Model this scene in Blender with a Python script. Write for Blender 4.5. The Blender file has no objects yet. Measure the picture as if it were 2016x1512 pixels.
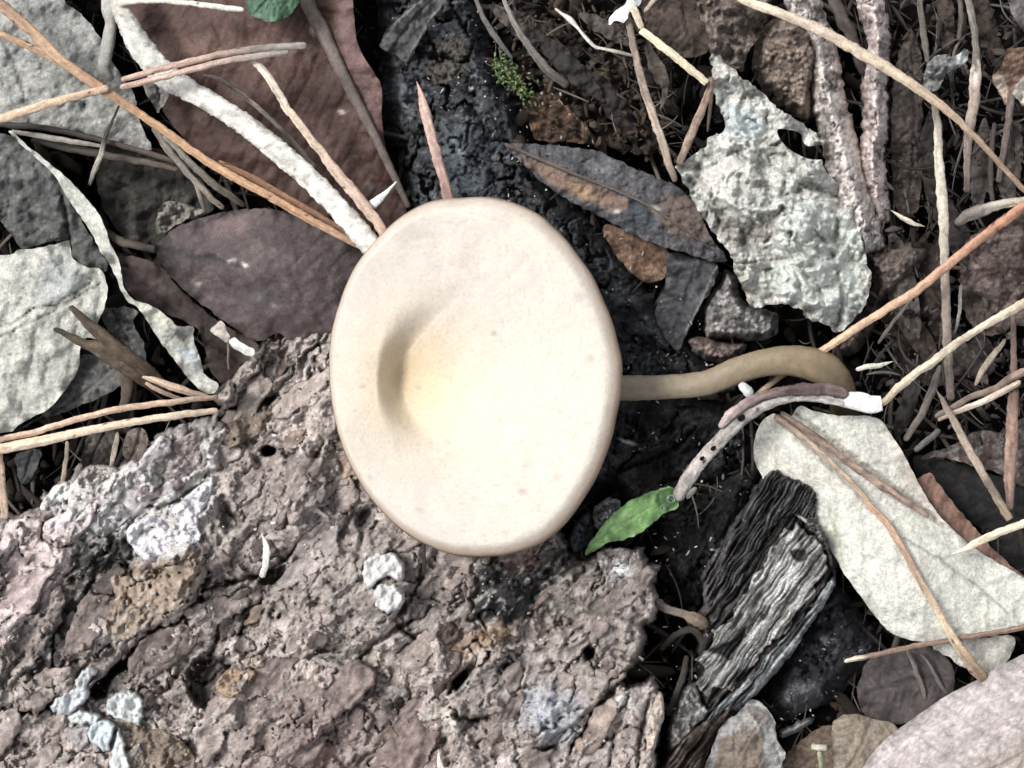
import bpy, math, random
import numpy as np
random.seed(4)
R = math.radians
# ---------------------------------------------------------------- scale: one photo pixel = 0.05 mm on the ground
S = 0.005            # metres per 100 photo pixels (the cap is about 3 cm wide)
DH = 27.0            # camera height in the same hundreds of pixels (13.5 cm)
sc = bpy.context.scene
COL = sc.collection
# ---------------------------------------------------------------- camera, world, sun, exposure
cam = bpy.data.cameras.new('camera'); co = bpy.data.objects.new('camera', cam); COL.objects.link(co)
cam.sensor_width = 36; cam.lens = 36 * DH / 20.16
cam.clip_start = 0.001; cam.clip_end = 50
co.location = (0, 0, DH * S); co.rotation_euler = (0, 0, 0)
sc.camera = co
SUN_EL, SUN_AZ = R(52), R(205)      # the soft light comes from the upper left of the picture
world = bpy.data.worlds.new('World'); sc.world = world; world.use_nodes = True
wn, wl = world.node_tree.nodes, world.node_tree.links
for n in list(wn): wn.remove(n)
sky = wn.new('ShaderNodeTexSky'); sky.sky_type = 'NISHITA'; sky.sun_disc = False
sky.sun_elevation = SUN_EL; sky.sun_rotation = R(296); sky.dust_density = 3.0; sky.ozone_density = 1.0
hs = wn.new('ShaderNodeHueSaturation'); hs.inputs['Saturation'].default_value = 0.22   # thin overcast: nearly grey sky
bg = wn.new('ShaderNodeBackground'); bg.inputs['Strength'].default_value = 0.105
wo = wn.new('ShaderNodeOutputWorld')
wl.new(sky.outputs[0], hs.inputs['Color']); wl.new(hs.outputs[0], bg.inputs['Color']); wl.new(bg.outputs[0], wo.inputs['Surface'])
sd = bpy.data.lights.new('sun', 'SUN'); sd.energy = 1.75; sd.angle = R(16); sd.color = (1.0, 0.975, 0.95)
so = bpy.data.objects.new('sun', sd); COL.objects.link(so)
so.location = (-0.2, 0.1, 0.4)
# light direction: from azimuth 155 deg (upper left of the picture)
az = R(154)
from mathutils import Vector
sv = Vector((math.cos(az) * math.cos(SUN_EL), math.sin(az) * math.cos(SUN_EL), math.sin(SUN_EL)))
so.rotation_euler = sv.to_track_quat('Z', 'Y').to_euler()
sc.view_settings.view_transform = 'Standard'; sc.view_settings.look = 'None'
sc.view_settings.gamma = 1; sc.view_settings.use_curve_mapping = False
sc.view_settings.exposure = 0.95
sc.cycles.max_bounces = 5; sc.cycles.diffuse_bounces = 3

# ---------------------------------------------------------------- numbers
def lin(c):
    a = np.array(c[:3], float) / 255.0
    return np.where(a <= 0.04045, a / 12.92, ((a + 0.055) / 1.055) ** 2.4)
KALB = 0.80
def C(r, g, b):
    l = lin((r, g, b)) * KALB; return l * .74 + .26 * float(l @ np.array([.21, .72, .07]))
def _h(ix, iy, seed):
    n = (ix.astype(np.int64) * 374761393 + iy.astype(np.int64) * 668265263 + seed * 1442695041) & 0xFFFFFFFF
    n = ((n ^ (n >> 13)) * 1274126177) & 0xFFFFFFFF
    n = (n ^ (n >> 16)) & 0xFFFFFFFF
    return n.astype(np.float64) / 4294967296.0
def noise(x, y, seed=0):
    ix, iy = np.floor(x), np.floor(y); fx, fy = x - ix, y - iy
    def g(a, b):
        t = _h(ix + a, iy + b, seed) * 2 * math.pi
        return np.cos(t) * (fx - a) + np.sin(t) * (fy - b)
    u = fx * fx * fx * (fx * (fx * 6 - 15) + 10); v = fy * fy * fy * (fy * (fy * 6 - 15) + 10)
    a = g(0, 0) * (1 - u) + g(1, 0) * u; b = g(0, 1) * (1 - u) + g(1, 1) * u
    return (a * (1 - v) + b * v) * 1.5
def fbm(x, y, seed=0, o=4, gain=0.5):
    s = 0; a = 1; t = 0
    for k in range(o):
        s = s + a * noise(x * 2 ** k + 17.3 * k, y * 2 ** k - 9.1 * k, seed + k); t += a; a *= gain
    return s / t
def ridged(x, y, seed=0, o=4, gain=0.55):
    s = 0; a = 1; t = 0
    for k in range(o):
        s = s + a * (1 - np.abs(noise(x * 2 ** k + 5.7 * k, y * 2 ** k + 3.3 * k, seed + k)) * 2.2); t += a; a *= gain
    return s / t
def worley(x, y, seed=0):
    ix, iy = np.floor(x), np.floor(y)
    f1 = np.full(x.shape, 9.0); f2 = np.full(x.shape, 9.0); cid = np.zeros(x.shape)
    for a in (-1, 0, 1):
        for b in (-1, 0, 1):
            px = ix + a + _h(ix + a, iy + b, seed); py = iy + b + _h(ix + a, iy + b, seed + 7)
            d = np.hypot(px - x, py - y); h = _h(ix + a, iy + b, seed + 13)
            nb = d < f1
            f2 = np.where(nb, f1, np.minimum(f2, d)); cid = np.where(nb, h, cid); f1 = np.where(nb, d, f1)
    return f1, f2, cid
def rot(x, y, deg, sx=1.0, sy=1.0):
    """coordinates along / across a grain direction given in picture degrees (counter-clockwise)"""
    c, s = math.cos(R(deg)), math.sin(R(deg))
    return (x * c - y * s) / sx, (x * s + y * c) / sy
def terr(x, n, sharp=.14):
    y = x * n; i = np.floor(y); return (i + sstep(1 - sharp, 1, y - i)) / n, i
def warp(X, Y, s, a, seed, o=4):
    return X + a * fbm(X / s, Y / s, seed, o) * 2, Y + a * fbm(X / s, Y / s, seed + 50, o) * 2
def hid(i, seed): return _h(i, i * 0 + 7, seed)
def cracks(X, Y, cell, seed, ang=0, al=1.0, wid=.05):
    """irregular broken cracks: 1 in the crack, 0 elsewhere"""
    wx, wy = warp(X, Y, cell * .9, cell * .55, seed, 4); u, v = rot(wx, wy, ang, al, 1)
    f1, f2, cid = worley(u / cell, v / cell, seed)
    m = sstep(-.12, .25, fbm(X / (cell * 1.3), Y / (cell * 1.3), seed + 3, 3)); w = wid * (.5 + 1.5 * m)
    return (1 - sstep(w * .4, w * 1.6, f2 - f1)) * (.25 + .75 * m), cid
def sstep(a, b, x):
    t = np.clip((x - a) / (b - a), 0, 1); return t * t * (3 - 2 * t)
def catmull(P, step=6.0, closed=False):
    P = np.array(P, float); n = len(P); out = []
    rng = range(n if closed else n - 1)
    for i in rng:
        if closed: p0, p1, p2, p3 = P[(i - 1) % n], P[i], P[(i + 1) % n], P[(i + 2) % n]
        else: p0, p1, p2, p3 = P[max(i - 1, 0)], P[i], P[i + 1], P[min(i + 2, n - 1)]
        L = math.hypot(*(p2 - p1)[:2]); m = max(1, int(round(L / step)))
        for k in range(m):
            t = k / m
            out.append(0.5 * ((2 * p1) + (-p0 + p2) * t + (2 * p0 - 5 * p1 + 4 * p2 - p3) * t * t + (-p0 + 3 * p1 - 3 * p2 + p3) * t ** 3))
    if not closed: out.append(P[-1])
    return np.array(out)
def seg_dist(X, Y, poly, closed=True):
    """distance to a polyline, the nearest point on it and how far along it lies (0..1)"""
    P = np.array(poly, float)[:, :2]
    A = P; B = np.roll(P, -1, 0)
    if not closed: A, B = P[:-1], P[1:]
    best = np.full(X.shape, 1e18); nx = np.zeros(X.shape); ny = np.zeros(X.shape); al = np.zeros(X.shape)
    L = np.hypot(*(B - A).T); cum = np.concatenate([[0], np.cumsum(L)]); tot = max(cum[-1], 1e-9)
    for i in range(len(A)):
        dx, dy = B[i] - A[i]; l2 = dx * dx + dy * dy + 1e-12
        t = np.clip(((X - A[i, 0]) * dx + (Y - A[i, 1]) * dy) / l2, 0, 1)
        qx = A[i, 0] + t * dx; qy = A[i, 1] + t * dy
        d = (X - qx) ** 2 + (Y - qy) ** 2; m = d < best
        best = np.where(m, d, best); nx = np.where(m, qx, nx); ny = np.where(m, qy, ny); al = np.where(m, (cum[i] + t * L[i]) / tot, al)
    return np.sqrt(best), nx, ny, al
def inside(X, Y, poly):
    P = np.array(poly, float)[:, :2]; r = np.zeros(X.shape, bool); n = len(P)
    for i in range(n):
        x1, y1 = P[i]; x2, y2 = P[(i + 1) % n]
        if y1 == y2: continue
        c = ((y1 > Y) != (y2 > Y)) & (X < (x2 - x1) * (Y - y1) / (y2 - y1) + x1)
        r ^= c
    return r
def rbf(ctrl, X, Y):
    """smooth surface through (x, y, z) points"""
    Q = np.array(ctrl, float); n = len(Q)
    if n == 1: return np.full(X.shape, Q[0, 2])
    p = Q[:, :2] / 100.0
    def ker(d2): return 0.5 * d2 * np.log(d2 + 1e-9)
    K = ker(((p[:, None] - p[None]) ** 2).sum(-1)) + np.eye(n) * 1e-3
    if n >= 3:
        T = np.hstack([np.ones((n, 1)), p]); M = np.block([[K, T], [T.T, np.zeros((3, 3))]]) + np.eye(n + 3) * 1e-9
        w = np.linalg.solve(M, np.concatenate([Q[:, 2], np.zeros(3)]))
        z = w[n] + w[n + 1] * X / 100 + w[n + 2] * Y / 100
        for i in range(n): z = z + w[i] * ker((X / 100 - p[i, 0]) ** 2 + (Y / 100 - p[i, 1]) ** 2)
        return z
    d1, d2 = np.hypot(X - Q[0, 0], Y - Q[0, 1]), np.hypot(X - Q[1, 0], Y - Q[1, 1])
    t = d1 / (d1 + d2 + 1e-9); return Q[0, 2] * (1 - t) + Q[1, 2] * t
def W(X, Y, Z):
    """a picture pixel at height Z (hundreds of pixels) -> a point in metres"""
    k = (DH - Z) / DH * S / 100.0
    return np.stack([(X - 1008) * k, -(Y - 756) * k, Z * S], -1)

# ---------------------------------------------------------------- materials
MATS = {}
def mat(name, rough=0.8, spec=0.3, n=((12, .35), (45, .35)), bump=(30, .02), grain=None, sss=0, coat=0, bump2=None):
    """object colour (attribute col) broken up by noise at two scales, with fine relief; scales per 100 px"""
    if name in MATS: return MATS[name]
    m = bpy.data.materials.new(name); m.use_nodes = True; nt = m.node_tree; N, L = nt.nodes, nt.links
    b = N['Principled BSDF']; b.inputs['Roughness'].default_value = rough; b.inputs['Specular IOR Level'].default_value = spec
    if sss:
        b.inputs['Subsurface Weight'].default_value = sss; b.inputs['Subsurface Radius'].default_value = (1, .7, .4); b.inputs['Subsurface Scale'].default_value = 0.0015
    if coat: b.inputs['Coat Weight'].default_value = coat; b.inputs['Coat Roughness'].default_value = 0.2
    tc = N.new('ShaderNodeTexCoord'); mp = N.new('ShaderNodeMapping'); mp.vector_type = 'POINT'
    if grain:
        mp0 = N.new('ShaderNodeMapping'); mp0.inputs['Rotation'].default_value = (0, 0, -R(grain[0])); L.new(tc.outputs['Object'], mp0.inputs[0])
        L.new(mp0.outputs[0], mp.inputs[0]); mp.inputs['Scale'].default_value = (1 / S / grain[1], 1 / S, 1 / S)
    else:
        L.new(tc.outputs['Object'], mp.inputs[0]); mp.inputs['Scale'].default_value = (1 / S,) * 3
    at = N.new('ShaderNodeAttribute'); at.attribute_name = 'col'
    prev = None
    for (s, a) in n:
        nz = N.new('ShaderNodeTexNoise'); nz.inputs['Scale'].default_value = s; nz.inputs['Detail'].default_value = 4; nz.inputs['Roughness'].default_value = .6
        L.new(mp.outputs[0], nz.inputs['Vector'])
        mr = N.new('ShaderNodeMapRange'); mr.inputs['From Min'].default_value = .3; mr.inputs['From Max'].default_value = .7
        mr.inputs['To Min'].default_value = 1 - a; mr.inputs['To Max'].default_value = 1 + a
        L.new(nz.outputs['Fac'], mr.inputs['Value'])
        if prev is None: prev = mr.outputs[0]
        else:
            mu = N.new('ShaderNodeMath'); mu.operation = 'MULTIPLY'; L.new(prev, mu.inputs[0]); L.new(mr.outputs[0], mu.inputs[1]); prev = mu.outputs[0]
    vm = N.new('ShaderNodeVectorMath'); vm.operation = 'SCALE'; L.new(at.outputs['Color'], vm.inputs[0]); L.new(prev, vm.inputs['Scale'])
    L.new(vm.outputs[0], b.inputs['Base Color'])
    last = None
    for bb in (bump, bump2):
        if not bb: continue
        nz = N.new('ShaderNodeTexNoise'); nz.inputs['Scale'].default_value = bb[0]; nz.inputs['Detail'].default_value = 5; nz.inputs['Roughness'].default_value = .65
        L.new(mp.outputs[0], nz.inputs['Vector'])
        bp = N.new('ShaderNodeBump'); bp.inputs['Strength'].default_value = 1; bp.inputs['Distance'].default_value = bb[1] * S
        L.new(nz.outputs['Fac'], bp.inputs['Height'])
        if last: L.new(last, bp.inputs['Normal'])
        last = bp.outputs[0]
    if last: L.new(last, b.inputs['Normal'])
    MATS[name] = m; return m

# ---------------------------------------------------------------- objects
def tag(o, label=None, cat=None, group=None, kind=None):
    if label: o['label'] = label
    if cat: o['category'] = cat
    if group: o['group'] = group
    if kind: o['kind'] = kind
    return o
def thing(name, label, cat, x, y, z=0, group=None):
    o = bpy.data.objects.new(name, None); COL.objects.link(o); o.empty_display_size = 0.002
    o.location = W(np.array(float(x)), np.array(float(y)), np.array(float(z)))
    return tag(o, label, cat, group)
def link(name, V, quads, tris, col, material, parent=None, smooth=True):
    """one mesh object; its origin is put at the foot of the mesh"""
    V = np.asarray(V, float)
    org = np.array([V[:, 0].mean(), V[:, 1].mean(), V[:, 2].min()])
    if parent is not None: base = np.array(parent.location); loc = org - base if parent.parent is None else org - np.array(parent.location) - np.array(parent.parent.location)
    else: loc = org
    me = bpy.data.meshes.new(name); v = V - org
    me.vertices.add(len(v)); me.vertices.foreach_set('co', v.astype(np.float32).ravel())
    quads = np.asarray(quads, np.int32).reshape(-1, 4); tris = np.asarray(tris, np.int32).reshape(-1, 3)
    nl = quads.size + tris.size; me.loops.add(nl)
    me.loops.foreach_set('vertex_index', np.concatenate([quads.ravel(), tris.ravel()]).astype(np.int32))
    npoly = len(quads) + len(tris); me.polygons.add(npoly)
    ls = np.concatenate([np.arange(len(quads)) * 4, quads.size + np.arange(len(tris)) * 3]).astype(np.int32)
    me.polygons.foreach_set('loop_start', ls)
    me.update(calc_edges=True); me.validate()
    if smooth: me.polygons.foreach_set('use_smooth', np.ones(len(me.polygons), bool))
    ca = me.color_attributes.new('col', 'FLOAT_COLOR', 'POINT')
    cc = np.ones((len(v), 4), np.float32); cc[:, :3] = np.clip(col, 0.0, 0.95); ca.data.foreach_set('color', cc.ravel())
    me.materials.append(material)
    o = bpy.data.objects.new(name, me); COL.objects.link(o); o.location = loc
    if parent is not None: o.parent = parent
    return o

def decorate(X, Y, z, col, feats):
    """marks on a surface: lines (veins, cracks), patches, a painted highlight, holes, plates; each only touches its own surroundings"""
    z = z.copy(); col = col.copy()
    for f in feats or ():
        k = f[0]
        if k == 'blob': cx, cy, m = f[1], f[2], 2.2 * max(f[3], f[4]); bx = (cx - m, cx + m, cy - m, cy + m)
        else:
            q = np.array(f[1], float); m = f[2] * 4 + (f[6] * 1.2 if k == 'poly' else 0) + 6; bx = (q[:, 0].min() - m, q[:, 0].max() + m, q[:, 1].min() - m, q[:, 1].max() + m)
        I = np.where((X > bx[0]) & (X < bx[1]) & (Y > bx[2]) & (Y < bx[3]))[0]
        if not len(I): continue
        x, y = X[I], Y[I]
        if k == 'line':      # pts, width, dz, colour, mix
            _, pts, w, dz, c_, mx = f
            wob = fbm(x / 22, y / 22, 91, 3) * w * 1.1; wx = x + fbm(x / 16, y / 16, 93, 3) * w * 1.3; wy = y + fbm(x / 16, y / 16, 94, 3) * w * 1.3
            d, _, _, al = seg_dist(wx, wy, pts, False)
            taper = 0.35 + 0.65 * np.sin(np.clip(al, 0.02, .98) * math.pi) ** .5
            g = np.exp(-((np.maximum(d + wob * .6, 0)) / (w * taper)) ** 2)
        elif k == 'poly':    # pts, soft, dz, colour, mix, rag
            _, pts, soft, dz, c_, mx, rag = f
            wx = x + fbm(x / 30, y / 30, 71, 4) * rag; wy = y + fbm(x / 30, y / 30, 77, 4) * rag
            P = catmull(pts, 14, True)
            d, _, _, _ = seg_dist(wx, wy, P); d = np.where(inside(wx, wy, P), d, -d)
            g = sstep(-soft * .5, soft * .5, d)
        else:                # x, y, rx, ry, angle, dz, colour, mix, power
            _, cx, cy, rx, ry, a, dz, c_, mx, pw = f
            u, v = rot(x - cx, y - cy, a); q = np.sqrt((u / rx) ** 2 + (v / ry) ** 2) + fbm(x / 12, y / 12, int(cx) % 97, 3) * .35
            g = np.exp(-np.maximum(q, 0) ** pw)
        z[I] += dz * g
        if c_ is not None: col[I] = col[I] * (1 - mx * g[:, None]) + c_ * (mx * g[:, None])
    return z, col

def sheet(outline, h=5.0, rag=1.5, smooth=True, holes=(), seed=0):
    """grid cut to an outline, border vertices moved onto it -> X, Y, signed distance, quads, tris"""
    P = catmull(outline, max(h * 1.6, 6), True) if smooth else np.array(outline, float)
    if rag:
        P = P + np.stack([fbm(P[:, 0] / 14, P[:, 1] / 14, seed + 3, 3), fbm(P[:, 0] / 14, P[:, 1] / 14, seed + 8, 3)], -1) * rag * 2.5
    x0, y0 = P.min(0) - h; x1, y1 = P.max(0) + h
    nx, ny = int((x1 - x0) / h) + 2, int((y1 - y0) / h) + 2
    gx, gy = np.meshgrid(x0 + np.arange(nx) * h, y0 + np.arange(ny) * h)
    X, Y = gx.ravel(), gy.ravel()
    ins = inside(X, Y, P); d, qx, qy, _ = seg_dist(X, Y, P); sd_ = np.where(ins, d, -d)
    for H in holes:
        H = catmull(H, 6, True); i2 = inside(X, Y, H); d2, hx, hy, _ = seg_dist(X, Y, H); s2 = np.where(i2, -d2, d2)
        m = s2 < sd_; sd_ = np.where(m, s2, sd_); qx = np.where(m, hx, qx); qy = np.where(m, hy, qy)
    valid = sd_ > -0.72 * h; snap = (sd_ < 0.28 * h) & valid
    X = np.where(snap, qx, X); Y = np.where(snap, qy, Y); sd_ = np.where(snap, 0, sd_)
    idx = np.arange(nx * ny).reshape(ny, nx)
    q = np.stack([idx[1:, :-1], idx[1:, 1:], idx[:-1, 1:], idx[:-1, :-1]], -1).reshape(-1, 4)
    vq = valid[q]; sn = snap[q].all(1); n_ok = vq.sum(1)
    cxm = X[q].mean(1); cym = Y[q].mean(1)
    full = (n_ok == 4)
    chk = full & sn
    if chk.any():
        keep = inside(cxm[chk], cym[chk], P); full[np.where(chk)[0][~keep]] = False
    Q = q[full]
    three = (n_ok == 3); T = np.array([r[v] for r, v in zip(q[three], vq[three])], int).reshape(-1, 3)
    used = np.zeros(nx * ny, bool); used[Q.ravel()] = True; used[T.ravel()] = True
    mp = np.cumsum(used) - 1
    return X[used], Y[used], np.maximum(sd_[used], 0), mp[Q], mp[T]

def close_sheet(V, Vb, Q, T):
    """top sheet V, under sheet Vb and a rim of its own between them"""
    n = len(V)
    E = np.concatenate([Q[:, [0, 1]], Q[:, [1, 2]], Q[:, [2, 3]], Q[:, [3, 0]], T[:, [0, 1]], T[:, [1, 2]], T[:, [2, 0]]]) if len(T) else np.concatenate([Q[:, [0, 1]], Q[:, [1, 2]], Q[:, [2, 3]], Q[:, [3, 0]]])
    key = E[:, 0].astype(np.int64) * (n + 1) + E[:, 1]; rev = E[:, 1].astype(np.int64) * (n + 1) + E[:, 0]
    B = E[~np.isin(key, rev)]
    m = len(B)
    VV = np.concatenate([V, Vb, V[B[:, 0]], V[B[:, 1]], Vb[B[:, 0]], Vb[B[:, 1]]])
    o = 2 * n; i = np.arange(m)
    side = np.stack([o + m + i, o + i, o + 2 * m + i, o + 3 * m + i], -1)
    QQ = np.concatenate([Q, Q[:, ::-1] + n, side]) if len(Q) else side
    TT = np.concatenate([T, T[:, ::-1] + n]) if len(T) else T
    src = np.concatenate([np.arange(n), np.arange(n), B[:, 0], B[:, 1], B[:, 0], B[:, 1]])
    return VV, QQ, TT, src

def mottle(X, Y, base, cfg, seed):
    """colour of a dead leaf: soft blotches and specks; cfg = (amount, scale, second colour, mix)"""
    col = np.repeat(base[None], len(X), 0)
    amt, scl, c2, mx = cfg
    n1 = fbm(X / scl, Y / scl, seed, 4); n2 = fbm(X / (scl * .22), Y / (scl * .22), seed + 31, 3)
    if c2 is not None:
        g = (sstep(-.05, .35, n1 + .35 * n2) * mx)[:, None]; col = col * (1 - g) + c2 * g
    n3 = noise(X / 6.5, Y / 6.5, seed + 47)
    f1, f2, cid = worley(X / 15 + fbm(X / 12, Y / 12, seed + 60, 2), Y / 15, seed + 61); sp = (1 - sstep(.10, .22, f1)) * ((cid < .10) * .9 - (cid > .90) * 1.3) * min(1, amt * 4)
    col = col * (1 - .5 * sp)[:, None]
    return col * (1 + amt * (1.6 * n1 + 1.5 * n2 + .8 * n3))[:, None].clip(.2, 3)

def leaf(name, outline, zc, base, material, parent, h=5.0, mot=(.2, 60, None, 0), wr=(.03, 40), curl=(0, 20), th=.035,
         feats=None, rag=2.0, smooth=True, holes=(), seed=1, cell=None, under=None, veins=None):
    X, Y, d, Q, T = sheet(outline, h, rag, smooth, holes, seed)
    z = rbf(zc, X, Y) + wr[0] * (fbm(X / wr[1], Y / wr[1], seed + 5, 4) * 2.6 - .9 * np.abs(fbm(X / (wr[1] * 1.6), Y / (wr[1] * 1.6), seed + 15, 3)) * 2) + .012 * fbm(X / 9, Y / 9, seed + 16, 2) + curl[0] * np.exp(-d / curl[1])
    z = z + .22 * np.exp(-d / 13) * fbm(X / 46, Y / 46, seed + 70, 2)
    col = mottle(X, Y, base, mot, seed)
    col = col * (1 - .35 * np.exp(-d / 5) * sstep(-.2, .4, fbm(X / 25, Y / 25, seed + 71, 3)))[:, None]
    if cell:   # crinkled network: (size, depth, colour change)
        wx, wy = warp(X, Y, cell[0] * 1.2, cell[0] * .7, seed, 4)
        r_ = ridged(wx / (cell[0] * 2.6), wy / (cell[0] * 2.6), seed, 2, .35); f1, f2, _c = worley(wx / cell[0], wy / cell[0], seed + 1); g1, g2, _d = worley(wx / cell[0] * 2.3, wy / cell[0] * 2.3, seed + 2)
        z = z + cell[1] * ((r_ - .6) * 1.4 + (f2 - f1 - .4) * 1.1 + (g2 - g1 - .4) * .35)
        col = col * (1 + cell[2] * (2.2 * fbm(wx / (cell[0] * .7), wy / (cell[0] * .7), seed + 6, 3) + 1.4 * noise(X / 5, Y / 5, seed + 7)))[:, None].clip(.3, 2)
    if veins == 'auto':   # midrib along the leaf's long axis
        c0 = np.array([X.mean(), Y.mean()]); M_ = np.stack([X, Y], 1) - c0; w_, v_ = np.linalg.eigh(M_.T @ M_ / len(M_)); ax = v_[:, 1]; pr = M_ @ ax; pe = v_[:, 0]
        L_ = pr.max() - pr.min(); cv = .04 * L_ * (1 if seed % 2 else -1)
        pts_ = [tuple(c0 + ax * (pr.min() + t_ * L_) + pe * cv * math.sin(t_ * math.pi)) for t_ in (0.02, .25, .5, .75, .96)]
        veins = (pts_, max(16, L_ * .085), .75, -.035, base * .55, .5)
        z, col = decorate(X, Y, z, col, [('line', pts_, 2.8, -.07, base * .45, .7)])
    if veins:  # midrib polyline, spacing px, slope angle, relief, colour, mix
        mid, sp, slope, dz, vc, vm = veins
        dm, qx, qy, al = seg_dist(X, Y, mid, False)
        M = np.array(mid, float); L = np.hypot(*(M[1:, :2] - M[:-1, :2]).T).sum()
        ph = (al * L - dm * slope) / sp + .25 * fbm(X / 60, Y / 60, seed + 9, 2)
        g = np.exp(-((np.abs(ph - np.round(ph))) / .07) ** 2) * sstep(2, 10, dm) * (dm < 400)
        z = z + dz * g; col = col * (1 - vm * g[:, None]) + vc * (vm * g[:, None])
    z, col = decorate(X, Y, z, col, feats)
    V = W(X, Y, z); Vb = W(X, Y, z - th)
    VV, QQ, TT, src = close_sheet(V, Vb, Q, T)
    cc = col[src].copy()
    if under is not None: cc[len(V):2 * len(V)] = under
    return link(name, VV, QQ, TT, cc, material, parent)

def lump(name, outline, zc, base, material, parent, zb=-2.6, h=3.5, edge=18, epow=.5, relief=None, mot=(.25, 60, None, 0),
         feats=None, rag=2.5, seed=1, smooth=True, colf=None, dome=0):
    """a solid piece seen from above: relief on top, sides falling to zb"""
    X, Y, d, Q, T = sheet(outline, h, rag, smooth, (), seed)
    top = rbf(zc, X, Y)
    if dome: top = top + dome * (np.sqrt(np.clip(1 - (1 - np.clip(d / d.max(), 0, 1)) ** 2, 0, 1)) - .7)
    col = mottle(X, Y, base, mot, seed)
    if relief is not None:
        r = relief(X, Y, d)
        if isinstance(r, tuple): top = top + r[0]; col = col * r[1][:, None]
        else: top = top + r
    top, col = decorate(X, Y, top, col, feats)
    if colf is not None: col = colf(X, Y, top, col)
    k = np.clip(d / edge, 0, 1) ** epow
    z = zb + (top - zb) * np.where(d >= edge, 1, k)
    V = W(X, Y, z); Vb = W(X, Y, np.minimum(z - .06, zb - .02 + 0 * z))
    VV, QQ, TT, src = close_sheet(V, Vb, Q, T)
    return link(name, VV, QQ, TT, col[src], material, parent)

def tube(name, pts, r, stops, material, parent=None, sides=9, flat=.75, step=5.0, rn=.12, spots=.0, ends=(1, 1), seed=0,
         streak=.25, groove=0, tw=(None, None), scol=None, rlist=None, wob=0.0, blot=0.0, thf=1.1, line=0.0):
    """needle, twig or stem along (x, y, z) points; r = half width in px (one value or one per point)"""
    P = np.array(pts, float); rr = np.full(len(P), float(r)) if np.ndim(r) == 0 else np.array(r, float)
    F = catmull(np.column_stack([P[:, 0], P[:, 1], P[:, 2] * 100, rr]), step)
    F0 = F[:, :3].copy()
    if wob:
        F[:, 0] += fbm(F[:, 0] / 26, F[:, 1] / 26, seed + 40, 3) * wob; F[:, 1] += fbm(F[:, 0] / 26, F[:, 1] / 26, seed + 50, 3) * wob
    A, rad = F[:, :3], np.maximum(F[:, 3], .4)
    n = len(A); tg = np.gradient(F0, axis=0); tg /= np.linalg.norm(tg, axis=1)[:, None] + 1e-9
    up = np.array([0, 0, 1.0]); si = np.cross(tg, up); bad = np.linalg.norm(si, axis=1) < .15
    si[bad] = np.array([0, 1.0, 0]); si /= np.linalg.norm(si, axis=1)[:, None]; upv = np.cross(si, tg)
    s = np.concatenate([[0], np.cumsum(np.linalg.norm(np.diff(A, axis=0), axis=1))]); tot = s[-1]
    for e, (sel) in zip(ends, (s, tot - s)):
        if e == 1: rad = rad * np.sqrt(np.clip(1 - (1 - np.clip(sel / (rad + 1e-6), 0, 1)) ** 2, .02, 1))
        elif e == 2: rad = rad * np.clip(sel / (rad * 6 + 1e-6), .04, 1) ** .8
    th = np.arange(sides) / sides * 2 * math.pi - math.pi / 2      # the seam lies underneath
    SS, TH = np.meshgrid(s, th, indexing='ij')
    k = 1 + rn * 1.6 * fbm(SS / 22, TH * thf + seed, seed + 11, 4) + rn * .8 * noise(SS / 7, TH * 2.4, seed + 12)
    if groove: k = k * (1 - groove * np.exp(-((TH - math.pi / 2) / .45) ** 2))
    RR = rad[:, None] * k
    pos = A[:, None] + si[:, None] * (np.cos(TH) * RR)[..., None] + upv[:, None] * (np.sin(TH) * RR * flat)[..., None]
    ts = np.array([a for a, _ in stops]); cs = np.array([c_ for _, c_ in stops])
    u = SS / tot + .06 * noise(SS / 25, TH * 1.5, seed + 5)
    col = np.stack([np.interp(u, ts, cs[:, j]) for j in range(3)], -1)
    m = 1 + streak * (1.8 * fbm(SS / 60, TH * 1.6, seed + 21, 3) + 1.2 * fbm(SS / 13, TH * 2.2, seed + 22, 3)) - line * np.exp(-((TH - math.pi / 2 - .35 + .3 * noise(SS / 50, TH * 0, seed + 23)) / .3) ** 2)
    col = col * m[..., None].clip(.25, 2)
    if blot: g = (sstep(.05, .3, fbm(SS / 22, TH * .8, seed + 61, 3)) * blot)[..., None]; col = col * (1 - g) + (scol if scol is not None else C(60, 45, 35)) * g
    if spots:
        f1, f2, cid = worley(SS / 26 + 3, TH * .9, seed + 3); g = ((f1 < .15) & (cid < spots * .5))[..., None]
        col = np.where(g, (scol if scol is not None else C(45, 32, 26)), col)
    pos = pos.reshape(-1, 3); colr = col.reshape(-1, 3)
    cap0, cap1 = A[0], A[-1]
    allp = np.concatenate([pos, [cap0], [cap1]]); colr = np.concatenate([colr, colr[:1], colr[-1:]])
    i = np.arange(n - 1)[:, None] * sides; j = np.arange(sides)[None]; j2 = (j + 1) % sides
    Q = np.stack([i + j, i + j2, i + sides + j2, i + sides + j], -1).reshape(-1, 4)
    jj = np.arange(sides); T = np.concatenate([np.stack([np.full(sides, n * sides), (jj + 1) % sides, jj], -1), np.stack([np.full(sides, n * sides + 1), (n - 1) * sides + jj, (n - 1) * sides + (jj + 1) % sides], -1)])
    Q = Q[:, ::-1]; T = T[:, ::-1]
    V = W(allp[:, 0], allp[:, 1], allp[:, 2] / 100)
    return link(name, V, Q, T, colr, material, parent)
def needle(label, pts, r, stops, group='fallen pine needles on the litter', name='pine_needle', cat='pine needle', m=None, **k):
    if not isinstance(stops, list): stops = [(0, stops), (1, stops)]
    r = np.array(r, float) * .9; k.setdefault('flat', .6); k.setdefault('wob', 2.4); k.setdefault('rn', .17); k.setdefault('line', .35); k.setdefault('sides', 12); o = tube(name, pts, r, stops, m or M_needle, None, **k); return tag(o, label, cat, group)

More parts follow.
